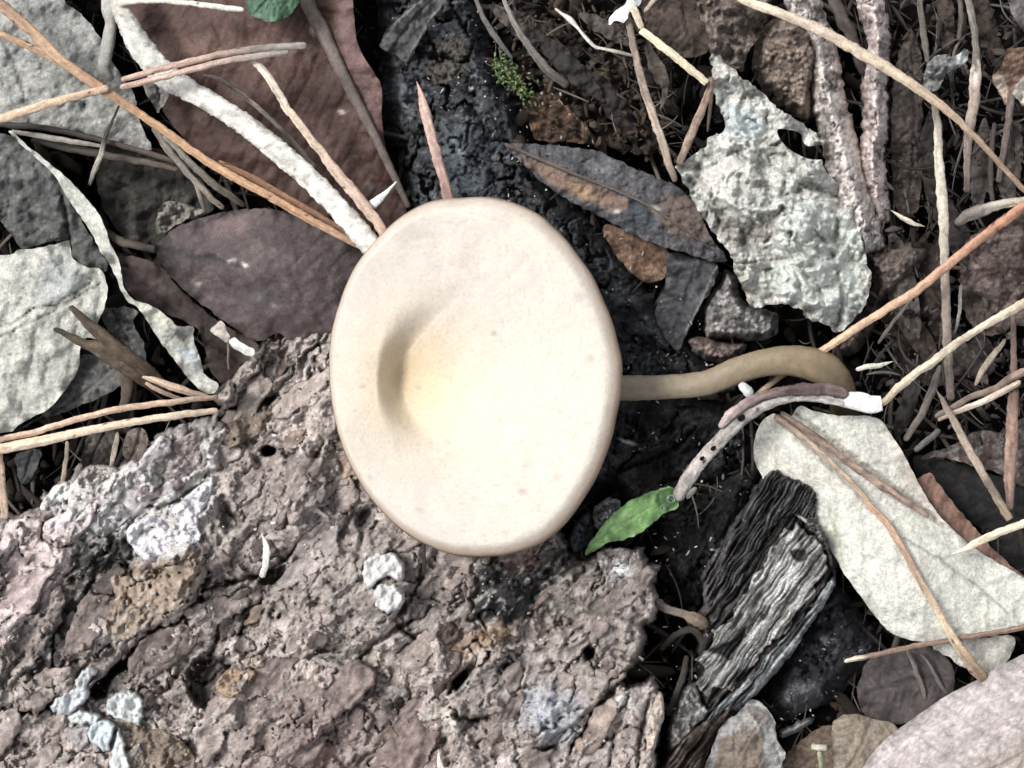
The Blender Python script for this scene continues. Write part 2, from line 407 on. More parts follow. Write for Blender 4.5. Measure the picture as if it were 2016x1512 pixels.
# ================================================================ materials
M_soil = mat('soil', .95, .1, ((9, .4), (40, .4)), (25, .08))
M_bark = mat('bark', .92, .12, ((7, .16), (26, .24), (80, .20)), (18, .014), None, 0, 0, (60, .012))
M_char = mat('charcoal', .75, .3, ((8, .35), (30, .5)), (16, .05), None, 0, 0, (60, .02))
M_leaf = mat('dead_leaf', .75, .25, ((5, .16), (13, .22), (32, .22)), (16, .04), None, 0, 0, (60, .012))
M_leafd = mat('leathery_leaf', .5, .4, ((4, .2), (14, .25), (36, .2)), (24, .018), None, 0, 0, (90, .008))
M_crin = mat('crinkled_leaf', .8, .2, ((8, .2), (34, .30)), (14, .02), None, 0, 0, (50, .012))
M_needle = mat('needle', .6, .35, ((8, .2), (30, .25)), (30, .02))
M_straw = mat('straw', .65, .3, ((8, .2), (30, .25)), (25, .02))
M_cap = mat('mushroom_skin', .75, .2, ((3, .04), (16, .06), (40, .05)), (20, .012), None, .12, 0, (80, .004))
M_stem = mat('mushroom_stem', .42, .4, ((6, .10), (30, .08)), (30, .01), None, .3)
M_green = mat('green_leaf', .5, .4, ((8, .12), (40, .15)), (30, .015))
M_lich = mat('lichen', .85, .15, ((9, .12), (35, .15)), (18, .05), None, 0, 0, (60, .02))
M_stone = mat('smooth_leaf', .6, .3, ((4, .16), (13, .25), (30, .16)), (14, .03), (35, 2.2))
M_drop = bpy.data.materials.new('water'); M_drop.use_nodes = True
_b = M_drop.node_tree.nodes['Principled BSDF']; _b.inputs['Transmission Weight'].default_value = 1; _b.inputs['Roughness'].default_value = .02; _b.inputs['IOR'].default_value = 1.33

# ================================================================ ground
def ground():
    h = 12; gx, gy = np.meshgrid(np.arange(-700, 2750, h), np.arange(-700, 2250, h)); X, Y = gx.ravel().astype(float), gy.ravel().astype(float)
    z = -3.0 + .7 * fbm(X / 160, Y / 160, 3, 4) + .35 * ridged(X / 45, Y / 45, 5, 3) - .2
    col = mottle(X, Y, C(22, 19, 18), (.4, 70, C(38, 32, 29), .6), 5)  # near-black, so the colour helps the gaps sink into shade
    ny, nx = gx.shape; idx = np.arange(nx * ny).reshape(ny, nx)
    q = np.stack([idx[1:, :-1], idx[1:, 1:], idx[:-1, 1:], idx[:-1, :-1]], -1).reshape(-1, 4)
    o = link('soil', W(X, Y, z), q, [], col, M_soil); tag(o, kind='structure')
    V = np.array([[-2, -2, -.0195], [2, -2, -.0195], [2, 2, -.0195], [-2, 2, -.0195]])
    o = link('ground', V, [[0, 1, 2, 3]], [], np.repeat(C(40, 34, 30)[None], 4, 0), M_soil); tag(o, kind='structure')
ground()

def litter(name, label, region, n, zr, size, pal, seed, elong=1.6, material=None, zf=None):
    """a mass of crumbs and chips nobody could count: irregular flat chips, each with its own tilt"""
    rg = np.random.RandomState(seed); P = np.array(region, float)
    xs, ys = [], []
    while len(xs) < n:
        a = rg.uniform(P[:, 0].min(), P[:, 0].max(), n * 2); b = rg.uniform(P[:, 1].min(), P[:, 1].max(), n * 2)
        m = inside(a, b, P); xs += list(a[m]); ys += list(b[m])
    xs, ys = np.array(xs[:n]), np.array(ys[:n]); zz = rg.uniform(zr[0], zr[1], n)
    if zf is not None: zz = zz + zf(xs, ys)
    s = size[0] * (size[1] / size[0]) ** (rg.uniform(0, 1, n) ** 1.8); el = rg.uniform(1, elong, n)
    k = 6; ang = np.sort(rg.uniform(0, 2 * math.pi, (n, k)), 1) * .45 + np.arange(k) / k * 2 * math.pi * .55
    rad = rg.uniform(.55, 1.0, (n, k)); ux = np.cos(ang) * rad * (s * el)[:, None]; uy = np.sin(ang) * rad * (s / el ** .5)[:, None]
    th = s * rg.uniform(.10, .5, n); ph = rg.uniform(0, 2 * math.pi, n); tx, ty = rg.normal(0, .5, n), rg.normal(0, .5, n)
    def ring(f, dz):
        a = ux * f; b = uy * f; x = a * np.cos(ph)[:, None] - b * np.sin(ph)[:, None]; y = a * np.sin(ph)[:, None] + b * np.cos(ph)[:, None]
        return xs[:, None] + x, ys[:, None] + y, zz[:, None] * 100 + x * tx[:, None] + y * ty[:, None] + dz[:, None]
    b0 = ring(1.0, -th); t0 = ring(rg.uniform(.6, .95, (n, 1)), th); c_ = (xs[:, None], ys[:, None], (zz * 100 + th * rg.uniform(.8, 1.8, n))[:, None])
    X = np.concatenate([b0[0], t0[0], c_[0]], 1); Y = np.concatenate([b0[1], t0[1], c_[1]], 1); Z = np.concatenate([b0[2], t0[2], c_[2]], 1)
    m = 2 * k + 1; base = (np.arange(n) * m)[:, None]; j = np.arange(k)[None]; j2 = (j + 1) % k
    Q = np.stack([base + j2, base + j, base + k + j, base + k + j2], -1).reshape(-1, 4)
    T = np.stack([base + k + j2, base + k + j, base + 2 * k + 0 * j], -1).reshape(-1, 3)
    pal = np.array(pal); pc = pal[rg.randint(0, len(pal), n)] * rg.uniform(.55, 1.45, (n, 1)); col = np.repeat(pc, m, 0)
    o = link(name, W(X.ravel(), Y.ravel(), Z.ravel() / 100), Q, T, col, material or M_bark, None, smooth=False)
    return tag(o, label, None, None, 'stuff')

ALL = [(-500, -500), (2500, -500), (2500, 2000), (-500, 2000)]
PD = [C(54, 48, 45), C(40, 35, 33), C(74, 64, 58), C(34, 32, 32), C(68, 54, 44)]  # palette darkened so the deep gaps read as black shadow
litter('soil_crumbs', 'dark crumbs of soil and rotten leaf at the bottom of the litter', ALL, 16000, (-2.9, -1.9), (3, 16), PD, 3, 2.2)
litter('leaf_fragments', 'small broken leaf flakes lying deep in the litter', ALL, 2600, (-2.5, -1.6), (7, 32), [C(58, 51, 48), C(42, 38, 36), C(76, 66, 58), C(50, 42, 37)], 4, 3.2)  # flake colours lowered as well, for darker shade between the leaves

# deep loose needles that make up the mat under everything: thin uncountable fibres, coloured darker to deepen the shade
def fibres(name, label, n, zr, rr, ll, pal, seed, region=ALL):
    rg = np.random.RandomState(seed); P = np.array(region, float); x0, y0 = P.min(0); x1, y1 = P.max(0)
    cx, cy = rg.uniform(x0, x1, n), rg.uniform(y0, y1, n); m = inside(cx, cy, P); cx, cy = cx[m], cy[m]; n = len(cx)
    L = rg.uniform(*ll, n); a = rg.normal(1.2, .8, n); z = rg.uniform(*zr, n); dz = rg.normal(0, .12, n); r = rg.uniform(*rr, n); bend = rg.normal(0, .08, n)
    k = 7; t = np.linspace(-.5, .5, k)[None]
    X = cx[:, None] + np.cos(a)[:, None] * L[:, None] * t - np.sin(a)[:, None] * L[:, None] * bend[:, None] * (t * 2) ** 2
    Y = cy[:, None] + np.sin(a)[:, None] * L[:, None] * t + np.cos(a)[:, None] * L[:, None] * bend[:, None] * (t * 2) ** 2
    Z = z[:, None] * 100 + dz[:, None] * L[:, None] * t
    nx_, ny_ = -np.sin(a)[:, None], np.cos(a)[:, None]; taper = (1 - .7 * (np.abs(t) * 2) ** 3)
    VX, VY, VZ = [], [], []
    for q in range(4):
        th = q * math.pi / 2 + .5; VX.append(X + nx_ * math.cos(th) * r[:, None] * taper); VY.append(Y + ny_ * math.cos(th) * r[:, None] * taper); VZ.append(Z + math.sin(th) * r[:, None] * taper * .8)
    VX, VY, VZ = [np.stack(v, -1).reshape(n, -1) for v in (VX, VY, VZ)]
    base = (np.arange(n) * k * 4)[:, None, None]; i = (np.arange(k - 1) * 4)[None, :, None]; j = np.arange(4)[None, None]; j2 = (j + 1) % 4
    Q = np.stack([base + i + j, base + i + 4 + j, base + i + 4 + j2, base + i + j2], -1).reshape(-1, 4)
    pal = np.array(pal); col = np.repeat(pal[rg.randint(0, len(pal), n)] * rg.uniform(.6, 1.5, (n, 1)), k * 4, 0)
    o = link(name, W(VX.ravel(), VY.ravel(), VZ.ravel() / 100), Q, [], col, M_needle); return tag(o, label, None, None, 'stuff')
fibres('needle_litter', 'thin dark broken needles matted in the bottom of the litter', 620, (-2.5, -1.6), (2.5, 7), (80, 380), [C(76, 67, 60), C(58, 50, 45), C(104, 92, 80), C(50, 43, 40)], 8)
fibres('fine_roots', 'hair-thin rootlets and fibres over the dark soil', 1000, (-2.3, -1.3), (.8, 2.2), (20, 130), [C(92, 86, 77), C(64, 56, 50), C(124, 116, 103)], 9)

# ================================================================ bark slab (the lower half of the picture)
bark_out = [(-420, 960), (-200, 985), (0, 1012), (45, 1008), (80, 998), (82, 975), (110, 955), (140, 940), (158, 915), (230, 912), (285, 885), (320, 848), (355, 835), (400, 820), (428, 808),
            (422, 785), (440, 752), (470, 722), (500, 690), (545, 655), (575, 648), (600, 655), (640, 642), (700, 660), (820, 700), (980, 900), (1080, 1000), (1130, 1078), (1160, 1098), (1185, 1075), (1240, 1082), (1262, 1072),
            (1285, 1105), (1300, 1112), (1288, 1150), (1300, 1200), (1275, 1235), (1272, 1262), (1262, 1300), (1225, 1345), (1255, 1345), (1285, 1330), (1300, 1360), (1312, 1385), (1302, 1440), (1300, 1520), (1320, 1700), (1300, 1950), (-420, 1950)]
P1 = [(-60, 1225), (60, 1210), (150, 1120), (215, 1065), (300, 1095), (392, 1062), (408, 1130), (388, 1180), (300, 1235), (245, 1270), (215, 1325), (196, 1352), (140, 1365), (60, 1372), (-60, 1390)]
P2 = [(960, 1287), (1000, 1272), (1060, 1262), (1130, 1232), (1180, 1210), (1240, 1225), (1268, 1248), (1262, 1292), (1225, 1345), (1190, 1372), (1120, 1430), (1040, 1470), (985, 1440), (945, 1420), (905, 1415), (886, 1388), (892, 1362), (918, 1330)]
P3 = [(420, 1345), (480, 1332), (560, 1330), (680, 1345), (760, 1385), (850, 1440), (880, 1500), (850, 1600), (560, 1620), (470, 1560), (455, 1480), (420, 1400)]
P4 = [(1195, 1375), (1255, 1345), (1290, 1330), (1312, 1385), (1302, 1440), (1298, 1700), (1120, 1700), (1140, 1500), (1165, 1420)]
P5 = [(640, 1080), (720, 1040), (830, 1085), (830, 1150), (800, 1200), (760, 1230), (700, 1280), (640, 1260), (560, 1200), (575, 1130)]
P6 = [(420, 1130), (400, 1080), (440, 1000), (470, 900), (560, 860), (660, 900), (700, 980), (640, 1050), (560, 1115), (500, 1140)]
P7 = [(1060, 1200), (1075, 1150), (1140, 1100), (1250, 1085), (1295, 1130), (1288, 1190), (1255, 1232), (1180, 1205), (1120, 1232)]
def bark_relief(X, Y, d):
    wx, wy = warp(X, Y, 80, 26, 401, 4); u, v = rot(wx, wy, 50, 2.0, 1); u2, v2 = rot(wx, wy, 52, 4.5, 1)
    a1, i1 = terr(fbm(u / 120, v / 120, 411, 5, .5) + .02 * fbm(X / 20, Y / 20, 412, 2), 7, .07)
    a2, i2 = terr(fbm(u / 40, v / 40, 413, 4, .5) + .02 * fbm(X / 16, Y / 16, 414, 2), 4.5, .12)
    c1, cid = cracks(X, Y, 95, 415, 50, 1.9, .026); c2, cid2 = cracks(X, Y, 42, 416, 50, 2.4, .03)
    rough = sstep(-.1, .35, fbm(X / 120, Y / 120, 427, 3))
    fib = ridged(u2 / 17, v2 / 17, 431, 3)
    z = .16 * fbm(X / 260, Y / 260, 421, 3) + 1.15 * a1 + .20 * a2 - .24 * c1 - .05 * c2 * rough + (.01 + .05 * rough) * (fib - .6) + .010 * fbm(X / 8, Y / 8, 433, 2) + .07 * fbm(X / 30, Y / 30, 434, 3)
    top = sstep(900, 720, Y) * sstep(340, 460, X)            # the frayed fibrous upper end
    z = z + top * (.36 * (ridged(u2 / 24, v2 / 24, 441, 2) - .6))
    c = 1 + .34 * (hid(i1, 3) - .5) + .30 * (hid(i2, 5) - .5) + .55 * fbm(X / 26, Y / 26, 451, 4) + .75 * fbm(u2 / 11, v2 / 11, 455, 4) + .35 * noise(X / 5.5, Y / 5.5, 457) + .3 * fbm(X / 130, Y / 130, 458, 2)
    return z, c.clip(.3, 2)
def bark_col(X, Y, z, col):
    u, v = rot(X, Y, 50, 2.4, 1)
    g = sstep(.16, .34, fbm(u / 12, v / 12, 461, 3) + .3 * fbm(X / 90, Y / 90, 462, 2))[:, None] * .5     # pale flecks of old fungus skin
    col = col * (1 - g) + C(198, 186, 178) * g
    g = sstep(.2, .38, fbm(X / 42, Y / 42, 471, 4))[:, None] * .5
    col = col * (1 - g) + C(92, 80, 77) * g
    g = sstep(.36, .5, fbm(u / 9, v / 9, 473, 2) + .2 * fbm(X / 70, Y / 70, 474, 2))[:, None] * .7
    return (col * (1 - g) + C(66, 56, 54) * g) * np.array([1.16, 1.22, 1.21])
bf = [
 ('poly', P1, 12, .26, C(128, 112, 105), .35, 14), ('poly', P2, 10, .34, C(142, 126, 120), .55, 12), ('poly', P3, 26, .22, C(136, 112, 108), .6, 14),
 ('poly', P4, 14, .16, C(172, 155, 150), .5, 10), ('poly', P5, 16, .14, C(134, 120, 114), .5, 12), ('poly', P6, 14, .14, C(138, 122, 118), .4, 14), ('poly', P7, 12, .10, C(104, 94, 90), .5, 14),
 ('poly', [(-40, 1020), (70, 1015), (85, 1055), (130, 1078), (145, 1100), (112, 1150), (60, 1215), (-40, 1240)], 14, .12, C(216, 192, 190), .72, 16),
 ('poly', [(160, 1065), (240, 1062), (262, 1100), (235, 1150), (205, 1180), (170, 1225), (130, 1290), (95, 1342), (55, 1330), (105, 1235), (140, 1150)], 22, -.16, C(40, 38, 41), .92, 26),
 ('poly', [(215, 1190), (230, 1120), (300, 1112), (385, 1085), (395, 1140), (370, 1180), (300, 1225), (230, 1262), (208, 1240)], 16, .06, C(160, 132, 108), .72, 14),
 ('poly', [(935, 1130), (975, 1100), (1020, 1110), (1052, 1100), (1075, 1140), (1072, 1175), (1030, 1215), (985, 1232), (935, 1215), (925, 1170)], 16, -.14, C(34, 34, 38), .95, 20),
 ('poly', [(800, 1150), (860, 1110), (940, 1120), (930, 1230), (870, 1250), (812, 1240)], 20, 0, C(112, 98, 96), .6, 16),
 ('poly', [(1060, 1095), (1120, 1080), (1150, 1100), (1120, 1130), (1075, 1145)], 10, -.3, C(40, 38, 38), .8, 10),
 ('poly', [(150, 930), (230, 905), (330, 850), (420, 820), (425, 900), (420, 1000), (395, 1060), (330, 1100), (270, 1085), (240, 1060), (160, 1060), (110, 1010)], 30, .05, C(204, 197, 195), .75, 24),
 ('blob', 1085, 1405, 52, 82, 60, .04, C(176, 178, 190), .8, 3), ('blob', 1035, 1100, 40, 16, 10, 0, C(150, 95, 72), .6, 2),
 ('poly', [(880, 1255), (940, 1240), (990, 1225), (1010, 1250), (960, 1275), (920, 1295), (880, 1290)], 8, -.05, C(165, 128, 92), .7, 8),
 ('blob', 635, 1475, 60, 30, 60, 0, C(170, 105, 96), .45, 2), ('blob', 1220, 1120, 22, 18, 0, .02, C(225, 225, 228), .8, 3), ('blob', 735, 1300, 30, 22, 20, 0, C(175, 160, 140), .6, 2),
 ('blob', 860, 1420, 60, 28, 15, 0, C(205, 195, 180), .55, 3), ('blob', 790, 1500, 60, 30, 10, 0, C(170, 140, 110), .5, 2), ('blob', 1225, 1380, 16, 14, 0, .03, C(230, 225, 220), .8, 3),
 # clefts and cracks (real depth; some holes and a cleft also coloured dark)
 ('line', [(395, 1165), (450, 1148), (520, 1128), (565, 1098), (612, 1060), (630, 1045)], 5, -.55, None, 0), ('poly', [(508, 1146), (530, 1126), (562, 1112), (560, 1128), (535, 1150)], 6, -.9, None, 0, 3),
 ('line', [(205, 1345), (228, 1318), (262, 1282), (300, 1252), (345, 1228), (392, 1186), (402, 1150), (412, 1120)], 6, -.6, None, 0), ('poly', [(176, 1358), (205, 1330), (240, 1300), (262, 1290), (252, 1312), (218, 1338), (206, 1372), (188, 1378)], 8, -1.5, None, 0, 4),
 ('line', [(968, 1283), (940, 1305), (910, 1335), (888, 1362)], 7, -.8, None, 0), ('line', [(886, 1392), (905, 1412), (935, 1418), (968, 1412)], 6, -.8, None, 0), ('poly', [(888, 1345), (915, 1318), (922, 1330), (898, 1362)], 6, -1.0, None, 0, 3),
 ('line', [(430, 835), (470, 812), (510, 795), (545, 778)], 9, -.8, None, 0), ('poly', [(425, 822), (450, 800), (480, 800), (470, 818), (440, 840)], 8, -.9, None, 0, 3),
 ('poly', [(385, 1300), (420, 1296), (465, 1312), (470, 1330), (440, 1345), (425, 1375), (395, 1395), (375, 1370), (372, 1330)], 14, -1.0, C(60, 54, 52), .7, 10),
 ('line', [(412, 1300), (425, 1255), (445, 1215), (455, 1180)], 5, -.45, None, 0), ('line', [(358, 1262), (372, 1215), (398, 1180)], 5, -.45, None, 0), ('line', [(470, 1250), (490, 1210), (520, 1180)], 3, -.3, None, 0),
 ('line', [(700, 1310), (735, 1268), (775, 1240), (812, 1222)], 5, -.4, None, 0), ('line', [(815, 1090), (832, 1110), (828, 1150), (805, 1185), (775, 1220), (790, 1240), (830, 1262)], 5, -.42, None, 0),
 ('line', [(660, 1330), (662, 1350), (640, 1362), (605, 1360)], 4, -.35, None, 0), ('line', [(1272, 1262), (1235, 1330), (1195, 1372), (1160, 1430), (1120, 1480)], 6, -.6, None, 0),
 ('line', [(1240, 1360), (1215, 1430), (1200, 1512)], 5, -.3, None, 0), ('line', [(1275, 1380), (1262, 1440), (1255, 1520)], 4, -.35, None, 0), ('line', [(1010, 1440), (1020, 1370), (1040, 1310)], 4, .12, C(190, 170, 150), .5),
 ('line', [(270, 990), (310, 1000), (350, 985), (395, 955), (412, 925)], 4, -.3, None, 0), ('line', [(85, 1030), (82, 1058), (112, 1080), (140, 1072)], 3, -.3, None, 0), ('line', [(190, 985), (185, 1020), (195, 1055)], 5, -.28, None, 0),
 ('line', [(640, 870), (600, 930), (575, 985), (560, 1040)], 3.5, -.25, None, 0), ('line', [(1110, 1270), (1140, 1240), (1190, 1225)], 4, -.25, None, 0), ('line', [(0, 1440), (40, 1400), (90, 1388), (130, 1395)], 8, -.7, None, 0),
 ('blob', 530, 888, 15, 10, 0, -1.6, C(30, 26, 25), .8, 6), ('blob', 1160, 1285, 12, 14, 0, -.8, C(60, 45, 40), .8, 6), ('blob', 998, 1312, 6, 9, 0, -.5, None, 0, 5), ('blob', 448, 1022, 17, 26, 10, -.35, C(45, 42, 44), .85, 4),
 ('blob', 716, 1018, 12, 22, -25, -.4, C(45, 40, 44), .85, 4), ('blob', 805, 1448, 12, 6, 45, -.7, None, 0, 5), ('blob', 950, 1465, 12, 8, 20, -.5, None, 0, 4), ('blob', 1080, 1475, 18, 6, 20, -.5, None, 0, 4), ('blob', 975, 1445, 5, 5, 0, -.5, None, 0, 5), ('blob', 478, 1195, 12, 22, 10, -.35, C(52, 46, 46), .6, 3),
]
bark = thing('bark_slab', 'big rotting slab of grey brown bark under the mushroom cap', 'bark', 600, 1300, -2.6)
lump('bark_body', bark_out, [(0, 1100, -.25), (300, 950, -.35), (600, 700, -.45), (560, 1000, .0), (1000, 1150, -.15), (1250, 1150, -.3), (1000, 1400, .0), (400, 1300, .0), (100, 1500, -.2), (1250, 1500, -.15), (-400, 1500, -1), (500, 1950, -.8)],
     C(176, 158, 151), M_bark, bark, zb=-3.0, h=2.9, edge=11, epow=.5, relief=bark_relief, mot=(.12, 140, C(120, 104, 98), .6), feats=bf, rag=6.5, seed=21, colf=bark_col)
BZ = [(0, 1100, -.25), (300, 950, -.35), (600, 700, -.45), (560, 1000, .0), (1000, 1150, -.15), (1250, 1150, -.3), (1000, 1400, .0), (400, 1300, .0), (100, 1500, -.2), (1250, 1500, -.15), (-400, 1500, -1), (500, 1950, -.8)]
def bark_z(X, Y):
    z = rbf(BZ, X, Y) + bark_relief(X, Y, None)[0]
    return decorate(X, Y, z, np.zeros((len(X), 3)), [f for f in bf if f[0] == 'poly'])[0]
def bark_fit(outline, off):
    a = np.array(outline, float); c0 = a.mean(0); xs = np.concatenate([a[:, 0], a[:, 0] * .5 + c0[0] * .5, [c0[0]]]); ys = np.concatenate([a[:, 1], a[:, 1] * .5 + c0[1] * .5, [c0[1]]])
    zz = bark_z(xs, ys); zz = np.maximum(zz, np.median(zz) - .08); M = np.column_stack([np.ones(len(xs)), xs - c0[0], ys - c0[1]]); cf = np.linalg.solve(M.T @ M + np.diag([0, 400., 400.]), M.T @ zz)
    return [(c0[0] + dx, c0[1] + dy, float(cf[0] + cf[1] * dx + cf[2] * dy + off)) for dx, dy in ((0, 0), (30, 0), (0, 30), (-30, -30))], float(zz.min())
# loose flakes lifted off the slab, each its own plate
fl = [
 ([(246, 1050), (262, 1030), (300, 1012), (345, 992), (385, 962), (418, 936), (420, 962), (404, 1000), (392, 1030), (397, 1062), (360, 1084), (325, 1104), (290, 1106), (262, 1082)], .20, C(226, 224, 228), (.16, 45, C(182, 180, 184), .6), 'white crusted bark flake'),
 ([(80, 1002), (84, 985), (104, 962), (128, 948), (146, 962), (142, 980), (118, 992), (92, 1008)], .14, C(222, 222, 218), (.1, 40, C(175, 172, 168), .7), 'smooth pale bark flake at the rim'),
 ([(84, 1034), (118, 1010), (160, 995), (192, 988), (190, 1010), (178, 1036), (150, 1058), (122, 1074), (92, 1058)], .06, C(208, 190, 190), (.2, 30, C(228, 226, 226), .7), None),
 ([(190, 1000), (228, 990), (262, 985), (262, 1010), (238, 1040), (205, 1052), (190, 1030)], .06, C(180, 178, 176), (.2, 30, C(205, 202, 200), .6), None),
 ([(158, 928), (185, 915), (225, 918), (236, 930), (205, 948), (165, 965), (150, 950)], .02, C(170, 160, 154), (.2, 25, None, 0), None),
 ([(240, 945), (300, 905), (350, 862), (420, 840), (428, 880), (395, 930), (345, 968), (300, 985), (262, 975)], .10, C(168, 152, 148), (.3, 26, C(205, 198, 196), .6), None),
 ([(432, 852), (470, 822), (540, 806), (570, 812), (530, 846), (470, 876), (440, 890)], .12, C(138, 120, 104), (.2, 30, None, 0), 'brown flake beside the bore hole'),
 ([(540, 812), (562, 790), (582, 798), (572, 830), (548, 842)], .22, C(168, 152, 146), (.2, 30, None, 0), None),
 ([(560, 700), (575, 688), (590, 696), (584, 718), (564, 722)], .12, C(150, 140, 134), (.1, 30, None, 0), None),
 ([(225, 1425), (280, 1418), (335, 1440), (372, 1470), (388, 1500), (370, 1530), (255, 1530), (238, 1470)], .30, C(140, 122, 106), (.2, 40, C(165, 148, 126), .6), 'thin brown flake next to the lichen'),
 ([(425, 1345), (450, 1318), (478, 1316), (505, 1322), (492, 1345), (468, 1372), (438, 1372)], .28, C(176, 148, 118), (.25, 20, C(120, 95, 75), .6), 'small curled tan flake'),
 ([(470, 1302), (505, 1292), (540, 1298), (530, 1312), (490, 1318)], .24, C(190, 172, 154), (.2, 20, None, 0), None),
 ([(640, 1205), (665, 1212), (640, 1236), (610, 1226), (600, 1210)], .24, C(180, 164, 156), (.2, 20, None, 0), None),
 ([(700, 1262), (735, 1262), (762, 1240), (752, 1228), (715, 1240)], .12, C(160, 144, 136), (.2, 20, None, 0), None),
 ([(478, 1500), (520, 1486), (560, 1496), (590, 1530), (560, 1560), (480, 1560)], .3, C(170, 148, 142), (.15, 30, None, 0), None),
 ([(1175, 1090), (1225, 1078), (1262, 1095), (1240, 1130), (1195, 1140)], .10, C(120, 112, 108), (.35, 18, C(200, 196, 196), .5), None),
 ([(860, 1225), (905, 1232), (900, 1262), (868, 1268)], .1, C(112, 96, 88), (.2, 20, None, 0), None),
 ([(1280, 1392), (1300, 1360), (1308, 1400), (1296, 1450), (1280, 1500), (1270, 1450)], .2, C(205, 186, 168), (.2, 20, None, 0), 'pale splinter at the slab edge'),
]
for k, (o_, zz, c_, mt, lb) in enumerate(fl):
    c_ = np.minimum(c_ * 1.02, .8)
    a = np.array(o_, float); cx, cy = a.mean(0)
    zc_, zm = bark_fit(o_, .07 + .25 * max(zz, 0)); ob = lump('bark_flake', o_, zc_, c_, M_bark, bark, zb=zm - .3, h=2.3, edge=3.2, epow=.5, mot=mt, rag=1.8, seed=500 + k * 7,
              relief=lambda X, Y, d: .4 * terr(fbm(X / 44, Y / 44, 88, 3), 6, .1)[0] + .05 * ridged(*rot(X / 16, Y / 16, 50, 2.5, 1), 89, 2) + .03 * fbm(X / 14, Y / 14, 90, 2))
    if lb: ob['label'] = lb
def plates():
    rg = np.random.RandomState(77); BO = catmull(bark_out, 14, True); used = []; k_ = 0
    keep_off = [(1100, 1235, 30), (1000, 1275, 30), (1262, 1270, 40), (530, 888, 34), (448, 1022, 30), (716, 1018, 30), (1160, 1285, 26), (210, 1350, 60), (535, 1135, 36), (420, 1340, 50), (340, 1040, 60), (245, 1395, 60), (190, 1440, 50), (750, 1150, 70), (1000, 1160, 56), (300, 1470, 60), (930, 1350, 30), (1085, 1405, 46), (110, 980, 40), (905, 1410, 26), (140, 1040, 45), (300, 1170, 60)]
    for lo, hi, num, sp, ar in ((74, 150, 58, .62, (.30, .55)), (20, 58, 112, .66, (.35, .75))):
        done = tries = 0; mine = []
        while done < num and tries < 3000:
            tries += 1
            cx, cy = rg.uniform(-20, 1290), rg.uniform(660, 1540); L = lo * (hi / lo) ** rg.uniform(0, 1); wd = L * rg.uniform(*ar)
            if not inside(np.array([cx]), np.array([cy]), BO)[0] or any(math.hypot(cx - a, cy - b) < c + L * .5 for a, b, c in keep_off): continue
            if any(math.hypot(cx - a, cy - b) < (L + c) * sp for a, b, c in mine): continue
            if math.hypot((cx - 938) / 285, (cy - 742) / 350) < .86: continue
            n = rg.randint(8, 13); th = np.sort(rg.uniform(0, 2 * math.pi, n)); th = .45 * th + .55 * np.arange(n) / n * 2 * math.pi; rr = rg.uniform(.62, 1.1, n)
            u, v = np.cos(th) * rr * L, np.sin(th) * rr * wd; a = R(50 + rg.normal(0, 12)); o_ = list(zip(cx + u * math.cos(a) + v * math.sin(a), cy - u * math.sin(a) + v * math.cos(a)))
            if not inside(np.array([p[0] for p in o_]), np.array([p[1] for p in o_]), BO).all(): continue
            zc, zm = bark_fit(o_, rg.uniform(.05, .12)); t1, t2 = rg.normal(0, .0008, 2)
            zc = [(x, y, z + t1 * (x - cx) + t2 * (y - cy)) for x, y, z in zc]
            pick = rg.uniform(); c_ = C(178, 162, 152) if pick < .5 else C(154, 138, 130) if pick < .68 else C(206, 194, 188) if pick < .84 else C(166, 142, 122) if pick < .92 else C(120, 106, 101)
            if cx < 420 and cy < 1100: c_ = C(204, 194, 192) * rg.uniform(.8, 1.1)
            loc_, got = decorate(np.array([cx]), np.array([cy]), np.zeros(1), np.zeros((1, 3)), [f for f in bf if f[0] == 'poly' and f[4] is not None])[1][0], decorate(np.array([cx]), np.array([cy]), np.zeros(1), np.ones((1, 3)), [f for f in bf if f[0] == 'poly' and f[4] is not None])[1][0]
            keep = np.clip(got - loc_, 0, 1); c_ = c_ * rg.uniform(.8, 1.12); c_ = c_ * (1 - .9 * (1 - keep)) + loc_ * .9; sd_ = 900 + k_ * 3; k_ += 1
            def rel(X, Y, d, sd_=sd_):
                wx, wy = warp(X, Y, 40, 8, sd_, 3); u2, v2 = rot(wx, wy, 50, 4, 1); u, v = rot(wx, wy, 50, 2, 1); t_, i_ = terr(fbm(u / 60, v / 60, sd_, 3), 6, .1)
                return .24 * t_ + .03 * (ridged(u2 / 14, v2 / 14, sd_ + 1, 3) - .6) + .05 * fbm(X / 50, Y / 50, sd_ + 2, 2), (1 + .22 * (hid(i_, sd_) - .5) + .8 * fbm(u2 / 11, v2 / 11, sd_ + 4, 4) + .5 * fbm(X / 26, Y / 26, sd_ + 5, 3)).clip(.4, 1.8)
            lump('bark_flake', o_, zc, c_, M_bark, bark, zb=zm - .35, h=3.5, edge=3.0, epow=.5, mot=(.12, 26, C(112, 98, 93), .4), rag=3.4, seed=sd_, relief=rel)
            mine.append((cx, cy, L)); done += 1
plates()
litter('bark_crumbs', 'tiny pale and dark crumbs scattered over the bark', [(0, 1030), (420, 860), (640, 720), (700, 1000), (900, 1110), (1250, 1110), (1280, 1500), (0, 1500)], 420, (-.12, .26), (1.6, 6), [C(200, 188, 180), C(120, 104, 98), C(70, 62, 60), C(165, 140, 118), C(150, 135, 128)], 31)

